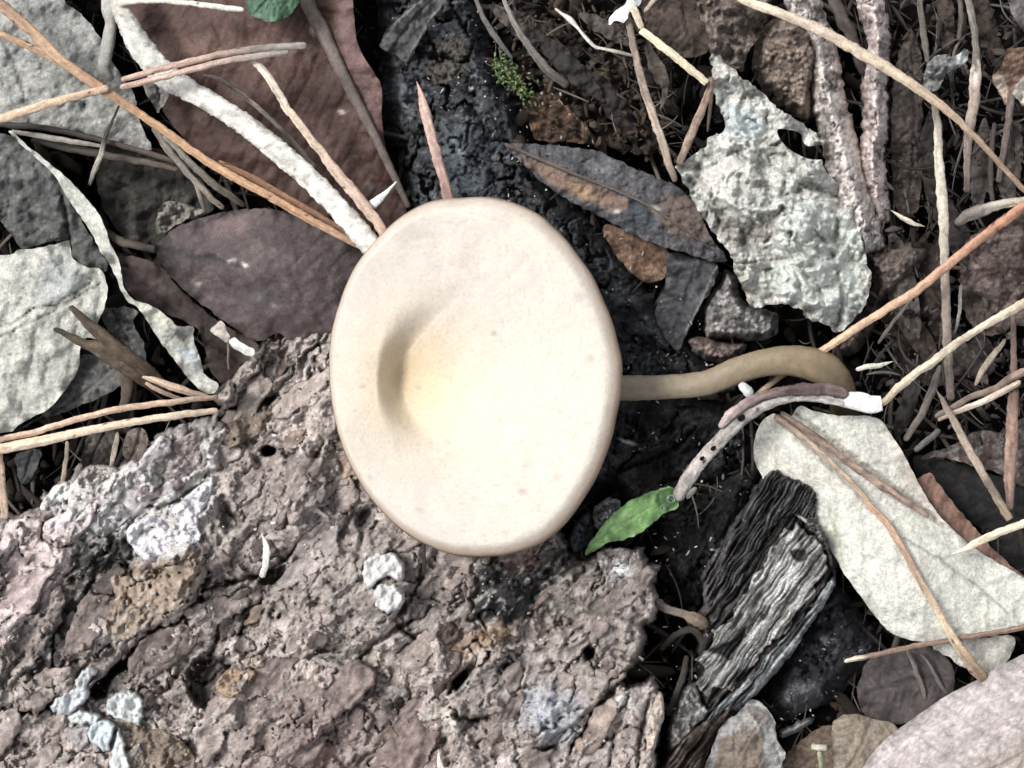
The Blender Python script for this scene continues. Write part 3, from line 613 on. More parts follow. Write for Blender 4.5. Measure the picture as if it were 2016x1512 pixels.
# ================================================================ lichens and fungus crusts on the bark
def crust(label, outline, z, c1, c2, seed, name='lichen', cat='lichen', ring=0.08, group=None):
    a = np.array(outline, float)
    rel = lambda X, Y, d: ring * np.sin(d / 4.5 + 2 * fbm(X / 20, Y / 20, seed, 3)) * .5 + .14 * fbm(X / 18, Y / 18, seed + 1, 4) + .003 * np.minimum(d, 40)
    zc_, zm = bark_fit(outline, .24)
    o = lump(name, outline, zc_, c1, M_lich, None, zb=zm - .3, h=2.2, edge=5, epow=.6, relief=rel, mot=(.07, 30, c2, .15), rag=4, seed=seed)
    return tag(o, label, cat, group)
LG = 'white lichens at the low end of the bark slab'
crust('long blue white lichen above a black cleft in the bark', [(98, 1392), (112, 1368), (140, 1352), (158, 1322), (186, 1312), (192, 1326), (172, 1352), (178, 1368), (160, 1392), (130, 1408), (110, 1402)], .42, C(236, 240, 242), C(190, 194, 198), 601, group=LG)
crust('round shell-like white lichen beside the black cleft', [(206, 1398), (212, 1372), (232, 1360), (262, 1358), (282, 1374), (284, 1402), (280, 1428), (258, 1428), (240, 1420), (214, 1412)], .48, C(240, 245, 244), C(205, 220, 222), 602, ring=.12, group=LG)
crust('small white lichen lobe under the round one', [(132, 1412), (160, 1394), (182, 1400), (200, 1408), (190, 1430), (170, 1428), (142, 1426)], .44, C(236, 242, 240), C(200, 205, 205), 603, group=LG)
crust('bluish lichen lobe hanging down beside the brown flake', [(182, 1422), (208, 1414), (226, 1422), (224, 1446), (214, 1482), (188, 1472), (172, 1450), (170, 1432)], .45, C(226, 238, 244), C(180, 196, 206), 604, group=LG)
crust('ragged white lichen strip at the bottom picture edge', [(228, 1432), (242, 1436), (248, 1470), (258, 1504), (250, 1530), (222, 1520), (214, 1492), (222, 1460)], .44, C(238, 242, 242), C(205, 208, 208), 605, group=LG)
crust('flat dusty pink-grey lichen under the white lobes', [(122, 1438), (150, 1428), (178, 1430), (176, 1462), (162, 1478), (140, 1462)], .34, C(190, 182, 180), C(220, 218, 216), 606, group=LG)
crust('bright chalky fungus crust in the middle of the bark', [(710, 1125), (718, 1100), (740, 1088), (772, 1086), (792, 1100), (796, 1128), (790, 1148), (768, 1142), (745, 1148), (726, 1160), (714, 1148)], .34, C(244, 240, 236), C(220, 216, 210), 607, 'fungus_crust', 'fungus')
crust('rounded white fungus button below the chalky crust', [(734, 1175), (738, 1158), (752, 1148), (770, 1148), (788, 1156), (797, 1175), (790, 1196), (768, 1210), (744, 1204)], .32, C(240, 238, 236), C(215, 212, 208), 608, 'fungus_crust', 'fungus')

# ================================================================ the mushroom
cap_out = [(918, 388), (980, 391), (1040, 410), (1092, 448), (1140, 505), (1178, 565), (1206, 635), (1222, 700), (1224, 760), (1212, 830), (1193, 900), (1160, 965), (1115, 1030), (1060, 1072), (1000, 1092), (935, 1097),
           (870, 1086), (808, 1056), (752, 1008), (708, 950), (675, 882), (655, 805), (648, 730), (652, 660), (668, 598), (696, 530), (740, 472), (795, 422), (852, 396)]
CAPZ = 1.3
def mushroom():
    t0 = thing('mushroom', 'cream funnel mushroom with a yellowish dent and a bent olive stem', 'mushroom', 1660, 770, -1.4)
    P = catmull(cap_out, 8, True); fx, fy = 772.0, 745.0
    ang = np.arctan2(P[:, 1] - fy, P[:, 0] - fx); o_ = np.argsort(ang); ang, P = ang[o_], P[o_]; rad = np.hypot(P[:, 0] - fx, P[:, 1] - fy)
    nA, nR = 300, 120; A = np.linspace(-math.pi, math.pi, nA, endpoint=False); RR = np.interp(A, ang, rad, period=2 * math.pi)
    RR = RR * (1 + .004 * noise(A * 7, A * 0 + 3, 5))
    t = np.linspace(0, 1, nR) ** .9; T_, A_ = np.meshgrid(t, A, indexing='ij'); Ro = RR[None] * T_
    X = fx + np.cos(A_) * Ro; Y = fy + np.sin(A_) * Ro
    cre = catmull([(905, 470), (850, 520), (798, 590), (768, 665), (756, 745), (766, 825), (797, 900), (850, 968), (905, 1010)], 10)
    dc, _, _, al = seg_dist(X, Y, cre, False)
    left = inside(X, Y, np.concatenate([cre, [[905, 1400], [300, 1400], [300, 100], [905, 100]]]))
    sdc = np.where(left, dc, -dc)                          # positive on the rim side of the crease
    wide = np.sqrt(22.0 ** 2 + (.36 * (Y - 745)) ** 2)
    s_ = sstep(-wide * 1.5, 17, sdc + 1.2 * noise(Y / 40, Y * 0, 9))
    rx = 125 + 205 * sstep(720, 850, X); ry = 165.0
    q_ = np.sqrt(((X - 775) / rx) ** 2 + ((Y - 745) / ry) ** 2); dep = .70 * np.exp(-q_ ** 1.3)
    tilt = .42 * (X - 938) / 287 - .10 * (Y - 742) / 350
    roll = -.26 * sstep(.90, 1.0, T_) ** 2 * (1 - .2 * (X > 938)) - .10 * sstep(.972, 1.0, T_) ** 2
    s_ = s_ * np.exp(-(np.abs(Y - 745) / 165) ** 3.2)
    z = CAPZ + tilt - dep * (1 - s_) + roll + .10 * s_ * np.sin(np.clip(T_ * 1.0, 0, 1) * math.pi) - .05
    z = z + .012 * fbm(X / 38, Y / 38, 61, 3) + .006 * fbm(A_ * 14, T_ * 3, 62, 3) * sstep(.2, .5, T_) + .02 * fbm(X / 120, Y / 120, 63, 2)
    col = np.repeat(C(217, 205, 190)[None], X.size, 0).reshape(nR, nA, 3)
    def mixc(g, c_): nonlocal col; g = np.clip(g, 0, 1)[..., None]; col = col * (1 - g) + c_ * g
    mixc(.8 * np.exp(-(((X - 810) / 95) ** 2 + ((Y - 745) / 105) ** 2) ** 1.0), C(234, 192, 108))
    mixc(.55 * np.exp(-(((X - 900) / 190) ** 2 + ((Y - 790) / 120) ** 2)), C(236, 219, 184))
    mixc(.4 * sstep(860, 1080, X), C(232, 221, 200))  # right slope paler: its brightness in the light is put into the colour
    mixc(.55 * sstep(.0, .5, fbm(X / 60, Y / 60, 64, 4)) * sstep(700, 450, Y), C(194, 181, 166))  # mottling that also greys the upper slope, its shading put into colour
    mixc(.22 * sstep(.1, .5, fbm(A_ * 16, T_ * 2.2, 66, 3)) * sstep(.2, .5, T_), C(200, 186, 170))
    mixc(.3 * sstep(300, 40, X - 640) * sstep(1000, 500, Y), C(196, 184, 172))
    mixc(.4 * sstep(.25, .5, fbm(X / 7, Y / 7, 68, 2)), C(192, 178, 160))
    mixc(.4 * sstep(.2, .6, fbm(X / 16, Y / 16, 67, 3)), C(200, 188, 172))
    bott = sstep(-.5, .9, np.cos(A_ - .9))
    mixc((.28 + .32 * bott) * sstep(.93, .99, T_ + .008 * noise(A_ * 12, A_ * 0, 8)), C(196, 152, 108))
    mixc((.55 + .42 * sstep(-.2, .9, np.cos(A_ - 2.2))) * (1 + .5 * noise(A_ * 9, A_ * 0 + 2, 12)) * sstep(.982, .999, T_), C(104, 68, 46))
    for (sx, sy, r_, m_) in [(973, 657, 7, .6), (1160, 707, 10, .35), (823, 763, 6, .35), (985, 828, 7, .3), (715, 762, 9, .3), (1095, 940, 12, .3), (1028, 967, 9, .5), (1040, 915, 12, .22), (995, 1048, 8, .3), (728, 940, 6, .4), (825, 1005, 9, .3), (1140, 585, 14, .3), (1145, 560, 6, .3), (880, 870, 8, .25), (930, 690, 5, .25)]:
        mixc(m_ * np.exp(-(((X - sx) / r_) ** 2 + ((Y - sy) / (r_ * .8)) ** 2) ** 1.4), C(160, 142, 124))
    for (x_, y_, l_, a_) in [(925, 425, 60, -15), (900, 460, 50, 40), (950, 480, 45, 60), (880, 500, 60, 80), (1015, 545, 30, 40), (1150, 598, 18, 30), (850, 640, 110, 48), (960, 560, 70, 50), (900, 590, 80, 55)]:
        u, v = rot(X - x_, Y - y_, a_); mixc(.2 * np.exp(-(u / l_) ** 4 - ((v + 4 * noise(u / 14, u * 0, 3)) / 2.6) ** 2), C(250, 242, 230))
    V = W(X, Y, z).reshape(-1, 3); c2 = col.reshape(-1, 3)
    i = np.arange(nR - 1)[:, None] * nA; j = np.arange(nA)[None]; j2 = (j + 1) % nA
    Q = np.stack([i + j, i + j2, i + nA + j2, i + nA + j], -1).reshape(-1, 4)
    # underside: the flesh thickens towards the stem
    thick = .05 + .22 * (1 - T_) ** 2 + .03 * (1 - T_)
    Xu = X - (X - 938) * .012 * T_; Yu = Y - (Y - 742) * .012 * T_
    Vu = W(Xu, Yu, z - thick).reshape(-1, 3); n = nR * nA
    Qu = Q[:, ::-1] + n
    b = (nR - 1) * nA + np.arange(nA); b2 = (nR - 1) * nA + (np.arange(nA) + 1) % nA
    Qs = np.stack([b, b2, b2 + n, b + n], -1)
    cu = np.repeat(C(214, 186, 150)[None], n, 0)
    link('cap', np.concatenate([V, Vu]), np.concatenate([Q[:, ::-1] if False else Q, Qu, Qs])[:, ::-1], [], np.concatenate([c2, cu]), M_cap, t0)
    # gills: thin radial plates under the cap
    gv, gq = [], []
    for k in range(110):
        a = k / 110 * 2 * math.pi - math.pi; ia = int((a + math.pi) / (2 * math.pi) * nA) % nA
        for tt in np.linspace(12, nR - 4, 9).astype(int):
            p = W(np.array(Xu[tt, ia]), np.array(Yu[tt, ia]), np.array(z[tt, ia] - thick[tt, ia] + .01)); q = p - np.array([0, 0, .16 * S * (1 - t[tt]) + .02 * S]); gv += [p, q]
        for s in range(8): bb = k * 18 + s * 2; gq.append([bb, bb + 1, bb + 3, bb + 2])
    g = link('gills', np.array(gv), gq, [], np.repeat(C(206, 176, 138)[None], len(gv), 0), M_cap, t0, False)
    st = [(0, C(160, 142, 112)), (.45, C(154, 138, 110)), (.7, C(146, 126, 92)), (.88, C(134, 112, 78)), (1, C(110, 92, 62))]
    tube('stem', [(850, 756, -.30), (930, 760, -.30), (1050, 764, -.32), (1225, 764, -.38), (1310, 762, -.40), (1390, 754, -.38), (1450, 730, -.34), (1510, 713, -.3), (1570, 711, -.3), (1622, 727, -.42), (1648, 756, -.75), (1660, 790, -1.4), (1664, 815, -2.4)],
         [25, 25, 26, 25, 24, 25, 26, 27, 31, 34, 32, 28, 28], st, M_stem, t0, sides=36, flat=.75, rn=.035, ends=(0, 0), streak=.10, seed=5, step=4)
mushroom()

# ================================================================ charcoal pieces
def char_relief(ang, cell, seed, dep=.5, ridge=.0, al=1.6):
    def f(X, Y, d):
        wx, wy = warp(X, Y, 40, 9, seed, 4); u, v = rot(wx, wy, ang, al, 1)
        k1, cid = cracks(X, Y, cell, seed + 2, ang, al, .05); k2, c2 = cracks(X, Y, cell * .34, seed + 6, ang, al, .07)
        a1, i1 = terr(fbm(u / (cell * .8), v / (cell * .8), seed + 9, 5), 6, .25)
        z = dep * .3 * (cid - .5) - dep * .7 * k1 - .12 * k2 + .55 * a1 + .04 * ridged(X / 18, Y / 18, seed + 9, 2)
        k3 = np.exp(-(fbm(u / 9, v / 26, seed + 19, 2) / .035) ** 2) * (fbm(X / 40, Y / 40, seed + 20, 2) > .02)
        if ridge:
            u2, v2 = rot(wx, wy, ang, 14, 1); rr = ridged(u2 / 7.5, v2 / 7.5, seed + 4, 2, .4); z = z + ridge * (rr - .5)
        c = .9 + .6 * (c2 - .5) + .9 * np.maximum(fbm(X / 9, Y / 9, seed + 8, 3), 0) + 1.6 * k3 + .5 * fbm(X / 30, Y / 30, seed + 21, 3)
        return z, c.clip(.3, 2.4)
    return f
CH = C(66, 68, 72); CH2 = C(100, 106, 112)
o = lump('charred_log', [(760, -80), (940, -80), (962, 60), (985, 130), (1030, 190), (1048, 260), (1075, 330), (1130, 400), (1200, 470), (1250, 540), (1330, 630), (1400, 700), (1420, 760), (1300, 770), (1180, 780), (1000, 700), (860, 500), (800, 440), (785, 380), (765, 300), (752, 240), (750, 160), (745, 60)],
         [(850, 0, -1.5), (860, 200, -1.1), (900, 350, -.95), (1050, 400, -1.0), (1200, 550, -1.1), (1350, 690, -1.3), (760, 300, -1.7), (1000, 200, -1.4)], CH, M_char, None, zb=-3, h=3, edge=40, epow=.6,
         relief=char_relief(-48, 80, 201, .6), mot=(.3, 70, CH2, .6), seed=22,
         feats=[('poly', [(860, 90), (900, 70), (930, 110), (900, 150), (850, 160)], 14, 0, C(120, 108, 90), .45, 20), ('poly', [(880, 270), (930, 262), (965, 300), (950, 370), (900, 380)], 16, .1, C(90, 102, 112), .6, 16), ('blob', 928, 174, 5, 4, 0, .05, C(225, 220, 215), .9, 4), ('blob', 905, 295, 7, 26, 40, .05, C(150, 160, 165), .7, 3), ('blob', 975, 312, 9, 8, 0, .05, C(150, 155, 160), .7, 3)])
tag(o, 'long black charred log running from the top edge under the cap', 'charred log')
o = lump('charred_chunk', [(1195, 790), (1300, 775), (1420, 790), (1480, 850), (1490, 930), (1400, 960), (1330, 1000), (1240, 1000), (1190, 960), (1120, 1040), (1080, 960)],
         [(1250, 850, -1.0), (1400, 850, -1.2), (1250, 960, -1.2), (1420, 920, -1.7)], C(44, 44, 47), M_char, None, zb=-3, h=3, edge=30, relief=char_relief(30, 70, 231, .5), mot=(.3, 50, C(72, 72, 74), .6), seed=24,
         feats=[('line', [(1215, 930), (1290, 900), (1345, 870), (1370, 840)], 5, -.4, None, 0), ('blob', 1236, 870, 16, 4, -18, .06, C(240, 238, 235), .95, 4), ('blob', 1215, 905, 18, 12, 0, 0, C(120, 112, 108), .5, 2)])
tag(o, 'black charcoal chunk below the mushroom stem with a tiny white speck', 'charcoal')
o = lump('charred_chunk', [(1300, 1010), (1380, 960), (1480, 900), (1520, 930), (1480, 1010), (1430, 1100), (1385, 1190), (1340, 1185), (1300, 1120)],
         [(1400, 980, -1.7), (1360, 1120, -1.9), (1480, 950, -1.6)], C(40, 40, 42), M_char, None, zb=-3, h=3.2, edge=30, relief=char_relief(50, 60, 241, .4), mot=(.3, 50, C(60, 60, 62), .6), seed=25)
tag(o, 'dull black charcoal lump in the hollow beside the green leaf', 'charcoal')
o = lump('charred_chunk', [(1600, 1160), (1650, 1150), (1700, 1210), (1735, 1260), (1740, 1300), (1690, 1330), (1640, 1380), (1590, 1400), (1540, 1420), (1510, 1380), (1530, 1310), (1580, 1230)],
         [(1650, 1220, -1.2), (1580, 1370, -.95), (1700, 1290, -1.4), (1540, 1400, -1.3)], C(56, 56, 62), M_char, None, zb=-3, h=3, edge=36, relief=char_relief(60, 55, 251, .35), mot=(.3, 50, C(84, 84, 92), .6), seed=26,
         feats=[('blob', 1622, 1258, 7, 7, 0, .04, C(210, 210, 215), .8, 3), ('poly', [(1545, 1370), (1590, 1340), (1620, 1375), (1590, 1405), (1560, 1410)], 14, .05, C(130, 130, 138), .6, 16), ('line', [(1548, 1375), (1565, 1392), (1568, 1412)], 3, .05, C(200, 195, 190), .7)])
tag(o, 'rounded dark charcoal lump between the charred stick and the pale leaf', 'charcoal')

# the ridged charred stick: three splinters of one piece of wood
cw = thing('charred_stick', 'ridged charred stick with a white ash face leaning on the pale leaf', 'charred wood', 1490, 1200, -2)
def stick_relief(ang, seed, amp, w):
    def f(X, Y, d):
        wx = X + 7 * fbm(X / 50, Y / 50, seed, 2); wy = Y + 7 * fbm(X / 50, Y / 50, seed + 1, 2)
        u, v = rot(wx, wy, ang, 16, 1); s = ridged(u / w, v / w, seed + 2, 2, .45); u3, v3 = rot(X, Y, ang, 3, 1); v3b = rot(wx, wy, ang, 1, 1)[1]
        st = fbm(u / (w * .6), v / (w * .6), seed + 5, 3)
        ib = np.floor(v3b / (w * 2.2) + .8 * fbm(u / 30, v / 30, seed + 8, 2)); blk = hid(ib, seed + 4)
        return amp * (s - .5) + amp * .9 * (blk - .5) + .04 * fbm(u3 / 9, v3 / 9, seed + 3, 3), (.85 + .8 * blk + 2.4 * st + .7 * fbm(u3 / 12, v3 / 12, seed + 6, 3)).clip(.25, 2.8)
    return f
lump('char_core', [(1530, 935), (1600, 960), (1632, 1060), (1642, 1130), (1600, 1215), (1540, 1300), (1470, 1370), (1400, 1420), (1375, 1380), (1372, 1290), (1385, 1210), (1440, 1080), (1490, 985)], [(1550, 1000, -.55), (1560, 1150, -.45), (1440, 1250, -.6), (1400, 1380, -.8)], C(70, 68, 67), M_char, cw, zb=-2.6, h=3, edge=14, relief=stick_relief(55, 305, .4, 9), mot=(.2, 60, C(104, 100, 98), .4), rag=5, seed=30)
lump('ridged_splinter', [(1518, 920), (1545, 928), (1580, 940), (1608, 962), (1618, 1010), (1612, 1050), (1560, 1020), (1530, 1040), (1500, 1090), (1470, 1140), (1440, 1190), (1400, 1250), (1374, 1215), (1384, 1180), (1380, 1130), (1410, 1085), (1440, 1030), (1470, 985), (1496, 945)],
     [(1540, 950, -.15), (1440, 1080, -.45), (1390, 1210, -.7), (1610, 1010, -.25)], C(92, 90, 90), M_char, cw, zb=-2.6, h=2.2, edge=8, relief=stick_relief(58, 301, .45, 6), mot=(.2, 60, C(130, 126, 124), .4), rag=4, seed=31)
a = lump('ash_face', [(1542, 1034), (1556, 1040), (1566, 1024), (1590, 1052), (1602, 1046), (1626, 1082), (1634, 1120), (1612, 1150), (1606, 1180), (1570, 1212), (1556, 1246), (1510, 1282), (1492, 1310), (1462, 1330), (1440, 1366), (1418, 1356), (1396, 1376), (1368, 1350), (1382, 1318), (1370, 1300), (1396, 1262), (1402, 1240), (1432, 1222), (1444, 1190), (1470, 1164), (1480, 1130), (1500, 1112), (1510, 1080), (1526, 1070)],
     [(1590, 1080, .1), (1480, 1220, -.15), (1400, 1340, -.4)], C(172, 169, 165), M_char, cw, zb=-2.4, h=2.2, edge=6, relief=stick_relief(54, 311, .26, 9), mot=(.35, 26, C(120, 116, 112), .7), rag=4.5, seed=32,
     feats=[('poly', [(1548, 1050), (1572, 1045), (1575, 1070), (1588, 1090), (1575, 1130), (1545, 1170), (1510, 1200), (1500, 1180), (1520, 1130), (1535, 1090)], 10, .05, C(250, 247, 243), .95, 22), ('poly', [(1400, 1300), (1440, 1270), (1480, 1250), (1490, 1290), (1450, 1330), (1400, 1345)], 14, .04, C(215, 213, 210), .6, 20), ('blob', 1490, 1245, 14, 26, -30, .03, C(238, 236, 232), .85, 3), ('blob', 1470, 1200, 12, 12, 0, .03, C(225, 222, 218), .8, 3),
            ('poly', [(1395, 1278), (1440, 1262), (1470, 1235), (1460, 1265), (1440, 1300), (1420, 1290)], 8, -.25, C(45, 42, 42), .9, 6), ('line', [(1375, 1370), (1410, 1368), (1440, 1352)], 6, .05, C(225, 215, 195), .7), ('poly', [(1555, 1085), (1585, 1080), (1592, 1098), (1570, 1106)], 6, -.2, C(80, 74, 70), .9, 4)])
a['label'] = 'splinter face covered in white ash'
lump('ridged_splinter', [(1640, 1130), (1645, 1150), (1625, 1190), (1590, 1240), (1560, 1290), (1520, 1335), (1480, 1375), (1455, 1398), (1425, 1410), (1400, 1440), (1380, 1430), (1405, 1390), (1445, 1355), (1500, 1295), (1545, 1248), (1590, 1200), (1615, 1160)],
     [(1620, 1160, -.15), (1520, 1300, -.35), (1420, 1400, -.55)], C(130, 137, 140), M_char, cw, zb=-2.4, h=2.2, edge=6, relief=stick_relief(51, 321, .34, 8), mot=(.25, 40, C(190, 196, 198), .5), rag=2, seed=33)
lump('ridged_splinter', [(1592, 1010), (1618, 1020), (1632, 1060), (1645, 1110), (1640, 1135), (1622, 1100), (1600, 1060), (1580, 1040)], [(1610, 1040, .0), (1635, 1110, .05)], C(96, 92, 90), M_char, cw, zb=-2, h=2.4, edge=10,
     relief=char_relief(110, 18, 331, .5), mot=(.4, 20, C(180, 176, 172), .5), seed=34)
# dark rolled splinters below the stick
sp = thing('bark_splinter', 'dark brown rolled splinter under the charred stick', 'bark splinter', 1380, 1450, -1)
lump('bark_strip', [(1445, 1375), (1470, 1372), (1440, 1420), (1400, 1470), (1370, 1530), (1290, 1540), (1310, 1490), (1350, 1440), (1395, 1402)], [(1450, 1390, -.5), (1350, 1480, -.35), (1320, 1530, -.3)], C(70, 58, 52), M_bark, sp, zb=-2.4, h=2.6, edge=12,
     relief=stick_relief(52, 341, .3, 12), mot=(.3, 40, C(130, 118, 105), .4), seed=35)

# ================================================================ leaves
LEAVES = 'dead leaves in the litter'
def leafthing(label, outline, zc, base, material=None, cat='dead leaf', name='dead_leaf', group=LEAVES, mid=None, midr=4, midc=None, midz=.06, pet=None, petr=6, petc=None, **k):
    if 'veins' not in k and mid is None and not (k.get('cell') and k['cell'][1] > .1): k['veins'] = 'auto'
    if 'veins' not in k and mid is not None: k['veins'] = (mid, 34, .8, -.03, base * .62, .4)
    a = np.array(outline, float); t = thing(name, label, cat, a[:, 0].mean(), a[:, 1].mean(), -2.5, group)
    mt = material or M_leaf
    leaf('blade', outline, zc, base, mt, t, **k)
    if mid is not None:
        z = rbf(zc, np.array([p[0] for p in mid], float), np.array([p[1] for p in mid], float))
        n_ = len(mid); rr = np.linspace(midr, midr * .35, n_)
        tube('midrib', [(p[0], p[1], zz + midz) for p, zz in zip(mid, z)], rr, [(0, midc if midc is not None else base * .6), (1, midc if midc is not None else base * .6)], mt, t, sides=7, flat=.5, seed=k.get('seed', 1))
    if pet is not None:
        c_ = petc if petc is not None else base * .7
        tube('petiole', pet, petr, [(0, c_), (1, c_)], mt, t, sides=9, flat=.8, seed=k.get('seed', 1) + 3, ends=(1, 0))
    return t

leafthing('broad dull grey leaf under the crossing golden needles', [(-260, -120), (60, -140), (118, -12), (160, 28), (190, 62), (212, 108), (240, 150), (262, 180), (272, 225), (284, 262), (300, 294), (255, 288), (205, 272), (150, 258), (80, 252), (0, 248), (-120, 262), (-300, 200)],
    [(0, 0, -.75), (250, 100, -.95), (290, 285, -.85), (0, 240, -.6), (120, 120, -.55), (-200, 0, -1.0)], C(178, 178, 171), seed=41, mot=(.28, 46, C(134, 134, 129), .7), wr=(.09, 70), cell=(26, .035, .18), rag=2,
    feats=[('line', [(-10, 60), (20, 110), (38, 160), (52, 215), (62, 250)], 4, -.05, C(62, 62, 60), .75), ('line', [(-30, 100), (30, 210)], 2, -.04, C(90, 90, 88), .5), ('blob', 165, 208, 7, 8, 0, -.1, C(50, 48, 46), .8, 3), ('blob', 190, 205, 8, 6, 0, 0, C(70, 68, 66), .6, 2)])
leafthing('dark slate leaf with a folded fin at the picture edge', [(-220, 250), (-60, 245), (0, 262), (25, 268), (62, 300), (100, 335), (128, 372), (150, 412), (170, 452), (195, 492), (212, 520), (208, 534), (180, 528), (150, 512), (140, 500), (136, 474), (70, 482), (45, 492), (20, 460), (-30, 420), (-220, 400)],
    [(0, 280, -.30), (120, 400, -.55), (200, 520, -1.05), (40, 480, -1.0), (-200, 330, -.7), (128, 365, -.2)], C(112, 114, 110), seed=42, mot=(.25, 40, C(78, 80, 78), .7), wr=(.10, 45), cell=(22, .03, .2),
    feats=[('line', [(120, 380), (132, 430), (140, 500)], 4, -.12, C(56, 56, 54), .5), ('line', [(20, 300), (20, 380), (10, 440)], 3, -.06, C(80, 80, 78), .5), ('line', [(70, 330), (100, 400), (110, 470)], 3, -.05, C(84, 84, 82), .4)])
tw = thing('curled_leaf', 'pale twisted leaf edge standing upright like a ribbon', 'dead leaf', 230, 500, -2, LEAVES)
rb = leaf('blade', [(16, 260), (28, 262), (60, 292), (98, 322), (135, 352), (165, 385), (190, 415), (208, 450), (218, 482), (232, 505), (238, 530), (242, 558), (252, 578), (270, 594), (300, 602), (335, 628), (350, 642), (382, 644), (380, 662), (392, 700), (404, 738), (430, 756), (418, 776), (395, 768), (368, 742), (340, 705), (315, 672), (295, 640), (272, 606),
    (250, 592), (236, 566), (228, 545), (215, 520), (200, 500), (186, 470), (168, 440), (148, 412), (128, 380), (112, 352), (84, 322), (50, 292)],
    [(20, 262, -.2), (120, 350, .25), (190, 430, .35), (225, 520, .30), (238, 560, .22), (265, 595, .12), (330, 650, .05), (400, 745, -.45), (380, 650, -.2), (300, 650, -.15), (150, 415, -.0)], C(212, 212, 198), M_leaf, tw, h=3, seed=43, mot=(.16, 40, C(172, 174, 160), .6), wr=(.05, 30), th=.05, rag=1.2,
    feats=[('poly', [(335, 648), (352, 650), (370, 662), (362, 672), (345, 666)], 8, -.02, C(90, 92, 90), .7, 8), ('poly', [(352, 680), (375, 690), (392, 706), (396, 730), (375, 715), (356, 700)], 8, 0, C(196, 208, 214), .8, 8), ('poly', [(200, 495), (225, 500), (228, 520), (210, 520)], 6, 0, C(80, 78, 72), .8, 6), ('poly', [(272, 600), (300, 606), (340, 634), (330, 640), (295, 622)], 8, 0, C(216, 214, 178), .6, 6)])
leafthing('blotchy cream leaf with a cracked surface beside the picture edge', [(-260, 500), (0, 502), (40, 492), (90, 486), (134, 474), (140, 488), (140, 502), (150, 514), (168, 524), (195, 528), (208, 548), (211, 580), (204, 608), (192, 640), (190, 668), (172, 664), (158, 684), (156, 722), (132, 762), (110, 792), (92, 808), (62, 822), (24, 846), (0, 852), (-260, 880)],
    [(0, 520, .0), (135, 480, .05), (205, 560, -.2), (180, 660, -.15), (60, 650, .12), (20, 840, -.35), (130, 760, -.25), (-200, 700, -.3)], C(214, 212, 198), seed=44, mot=(.14, 34, C(176, 178, 170), .62), wr=(.08, 60), cell=(20, .03, .12), rag=1.8, th=.05,
    feats=[('line', [(-30, 650), (20, 638), (70, 605), (112, 600), (125, 588), (150, 574), (182, 552)], 2.4, -.08, C(96, 92, 84), .8), ('line', [(70, 605), (66, 570), (40, 540)], 1.6, -.02, C(150, 148, 136), .5), ('poly', [(100, 500), (150, 530), (165, 560), (150, 575), (120, 590), (70, 600), (62, 560)], 6, .0, C(190, 196, 194), .6, 10),
           ('blob', 64, 668, 9, 18, -12, 0, C(150, 142, 122), .7, 2.5), ('blob', 64, 685, 6, 9, 0, -.02, C(110, 100, 80), .7, 3), ('blob', 80, 742, 12, 18, 20, 0, C(130, 130, 124), .55, 2), ('blob', 150, 545, 14, 10, 0, 0, C(160, 162, 156), .5, 2)])
leafthing('small dark grey leaf tucked behind the twisted ribbon leaf', [(200, 612), (225, 605), (256, 606), (272, 614), (262, 630), (266, 648), (280, 668), (288, 700), (286, 722), (262, 705), (240, 672), (212, 650)],
    [(205, 620, -.9), (270, 620, -.7), (285, 715, -.8)], C(118, 116, 112), seed=45, mot=(.25, 20, C(160, 158, 150), .5), wr=(.08, 20), h=3.5)
leafthing('smoky grey leaf between the cream leaf and the needle pair', [(156, 705), (190, 700), (225, 722), (250, 742), (226, 768), (185, 788), (150, 802), (115, 816), (80, 822), (40, 842), (20, 850), (60, 835), (100, 800), (132, 760)],
    [(160, 715, -.6), (240, 745, -.5), (100, 820, -.8), (40, 845, -1.0)], C(118, 116, 112), seed=46, mot=(.22, 30, C(88, 86, 84), .7), wr=(.06, 30), h=3.5)
leafthing('oval purple brown leathery leaf tucked behind the cap', [(305, 490), (318, 470), (345, 448), (385, 432), (430, 420), (480, 412), (530, 412), (580, 425), (640, 448), (700, 474), (760, 510), (780, 600), (700, 660), (620, 668), (580, 672), (545, 656), (512, 672), (480, 658), (440, 632), (398, 600), (356, 566), (326, 532), (312, 510)],
    [(305, 490, -.9), (430, 422, -.95), (400, 595, -1.0), (500, 520, -.55), (620, 540, -.5), (545, 660, -.9), (700, 480, -.9)], C(82, 66, 66), M_leafd, seed=47, mot=(.16, 60, C(100, 84, 84), .6), wr=(.05, 80), h=4,
    veins=([(300, 490), (345, 496), (400, 506), (440, 518), (490, 524), (560, 532), (680, 545)], 38, .9, -.025, C(78, 66, 67), .35), pet=[(205, 450, -1.9), (235, 474, -1.5), (265, 482, -1.1), (305, 491, -.86)], petr=[5, 9, 8, 8], petc=C(98, 88, 74),
    feats=[('blob', 455, 514, 9, 4, 20, .03, C(225, 215, 210), .85, 3), ('blob', 482, 522, 8, 4, -20, .03, C(230, 222, 216), .9, 3), ('blob', 390, 560, 7, 5, 0, .02, C(170, 155, 152), .7, 3), ('blob', 510, 588, 4, 6, -20, .02, C(180, 168, 165), .7, 3), ('blob', 540, 602, 6, 4, -40, .02, C(190, 180, 176), .7, 3),
           ('poly', [(500, 572), (540, 568), (548, 600), (520, 610), (496, 600)], 12, 0, C(82, 78, 80), .5, 12), ('line', [(305, 490), (345, 496), (400, 506), (440, 518), (478, 524)], 6, -.05, C(52, 50, 50), .85), ('blob', 465, 440, 40, 24, 10, 0, C(150, 122, 122), .5, 2)])  # the broad soft pale blob is a highlight painted on the upper left
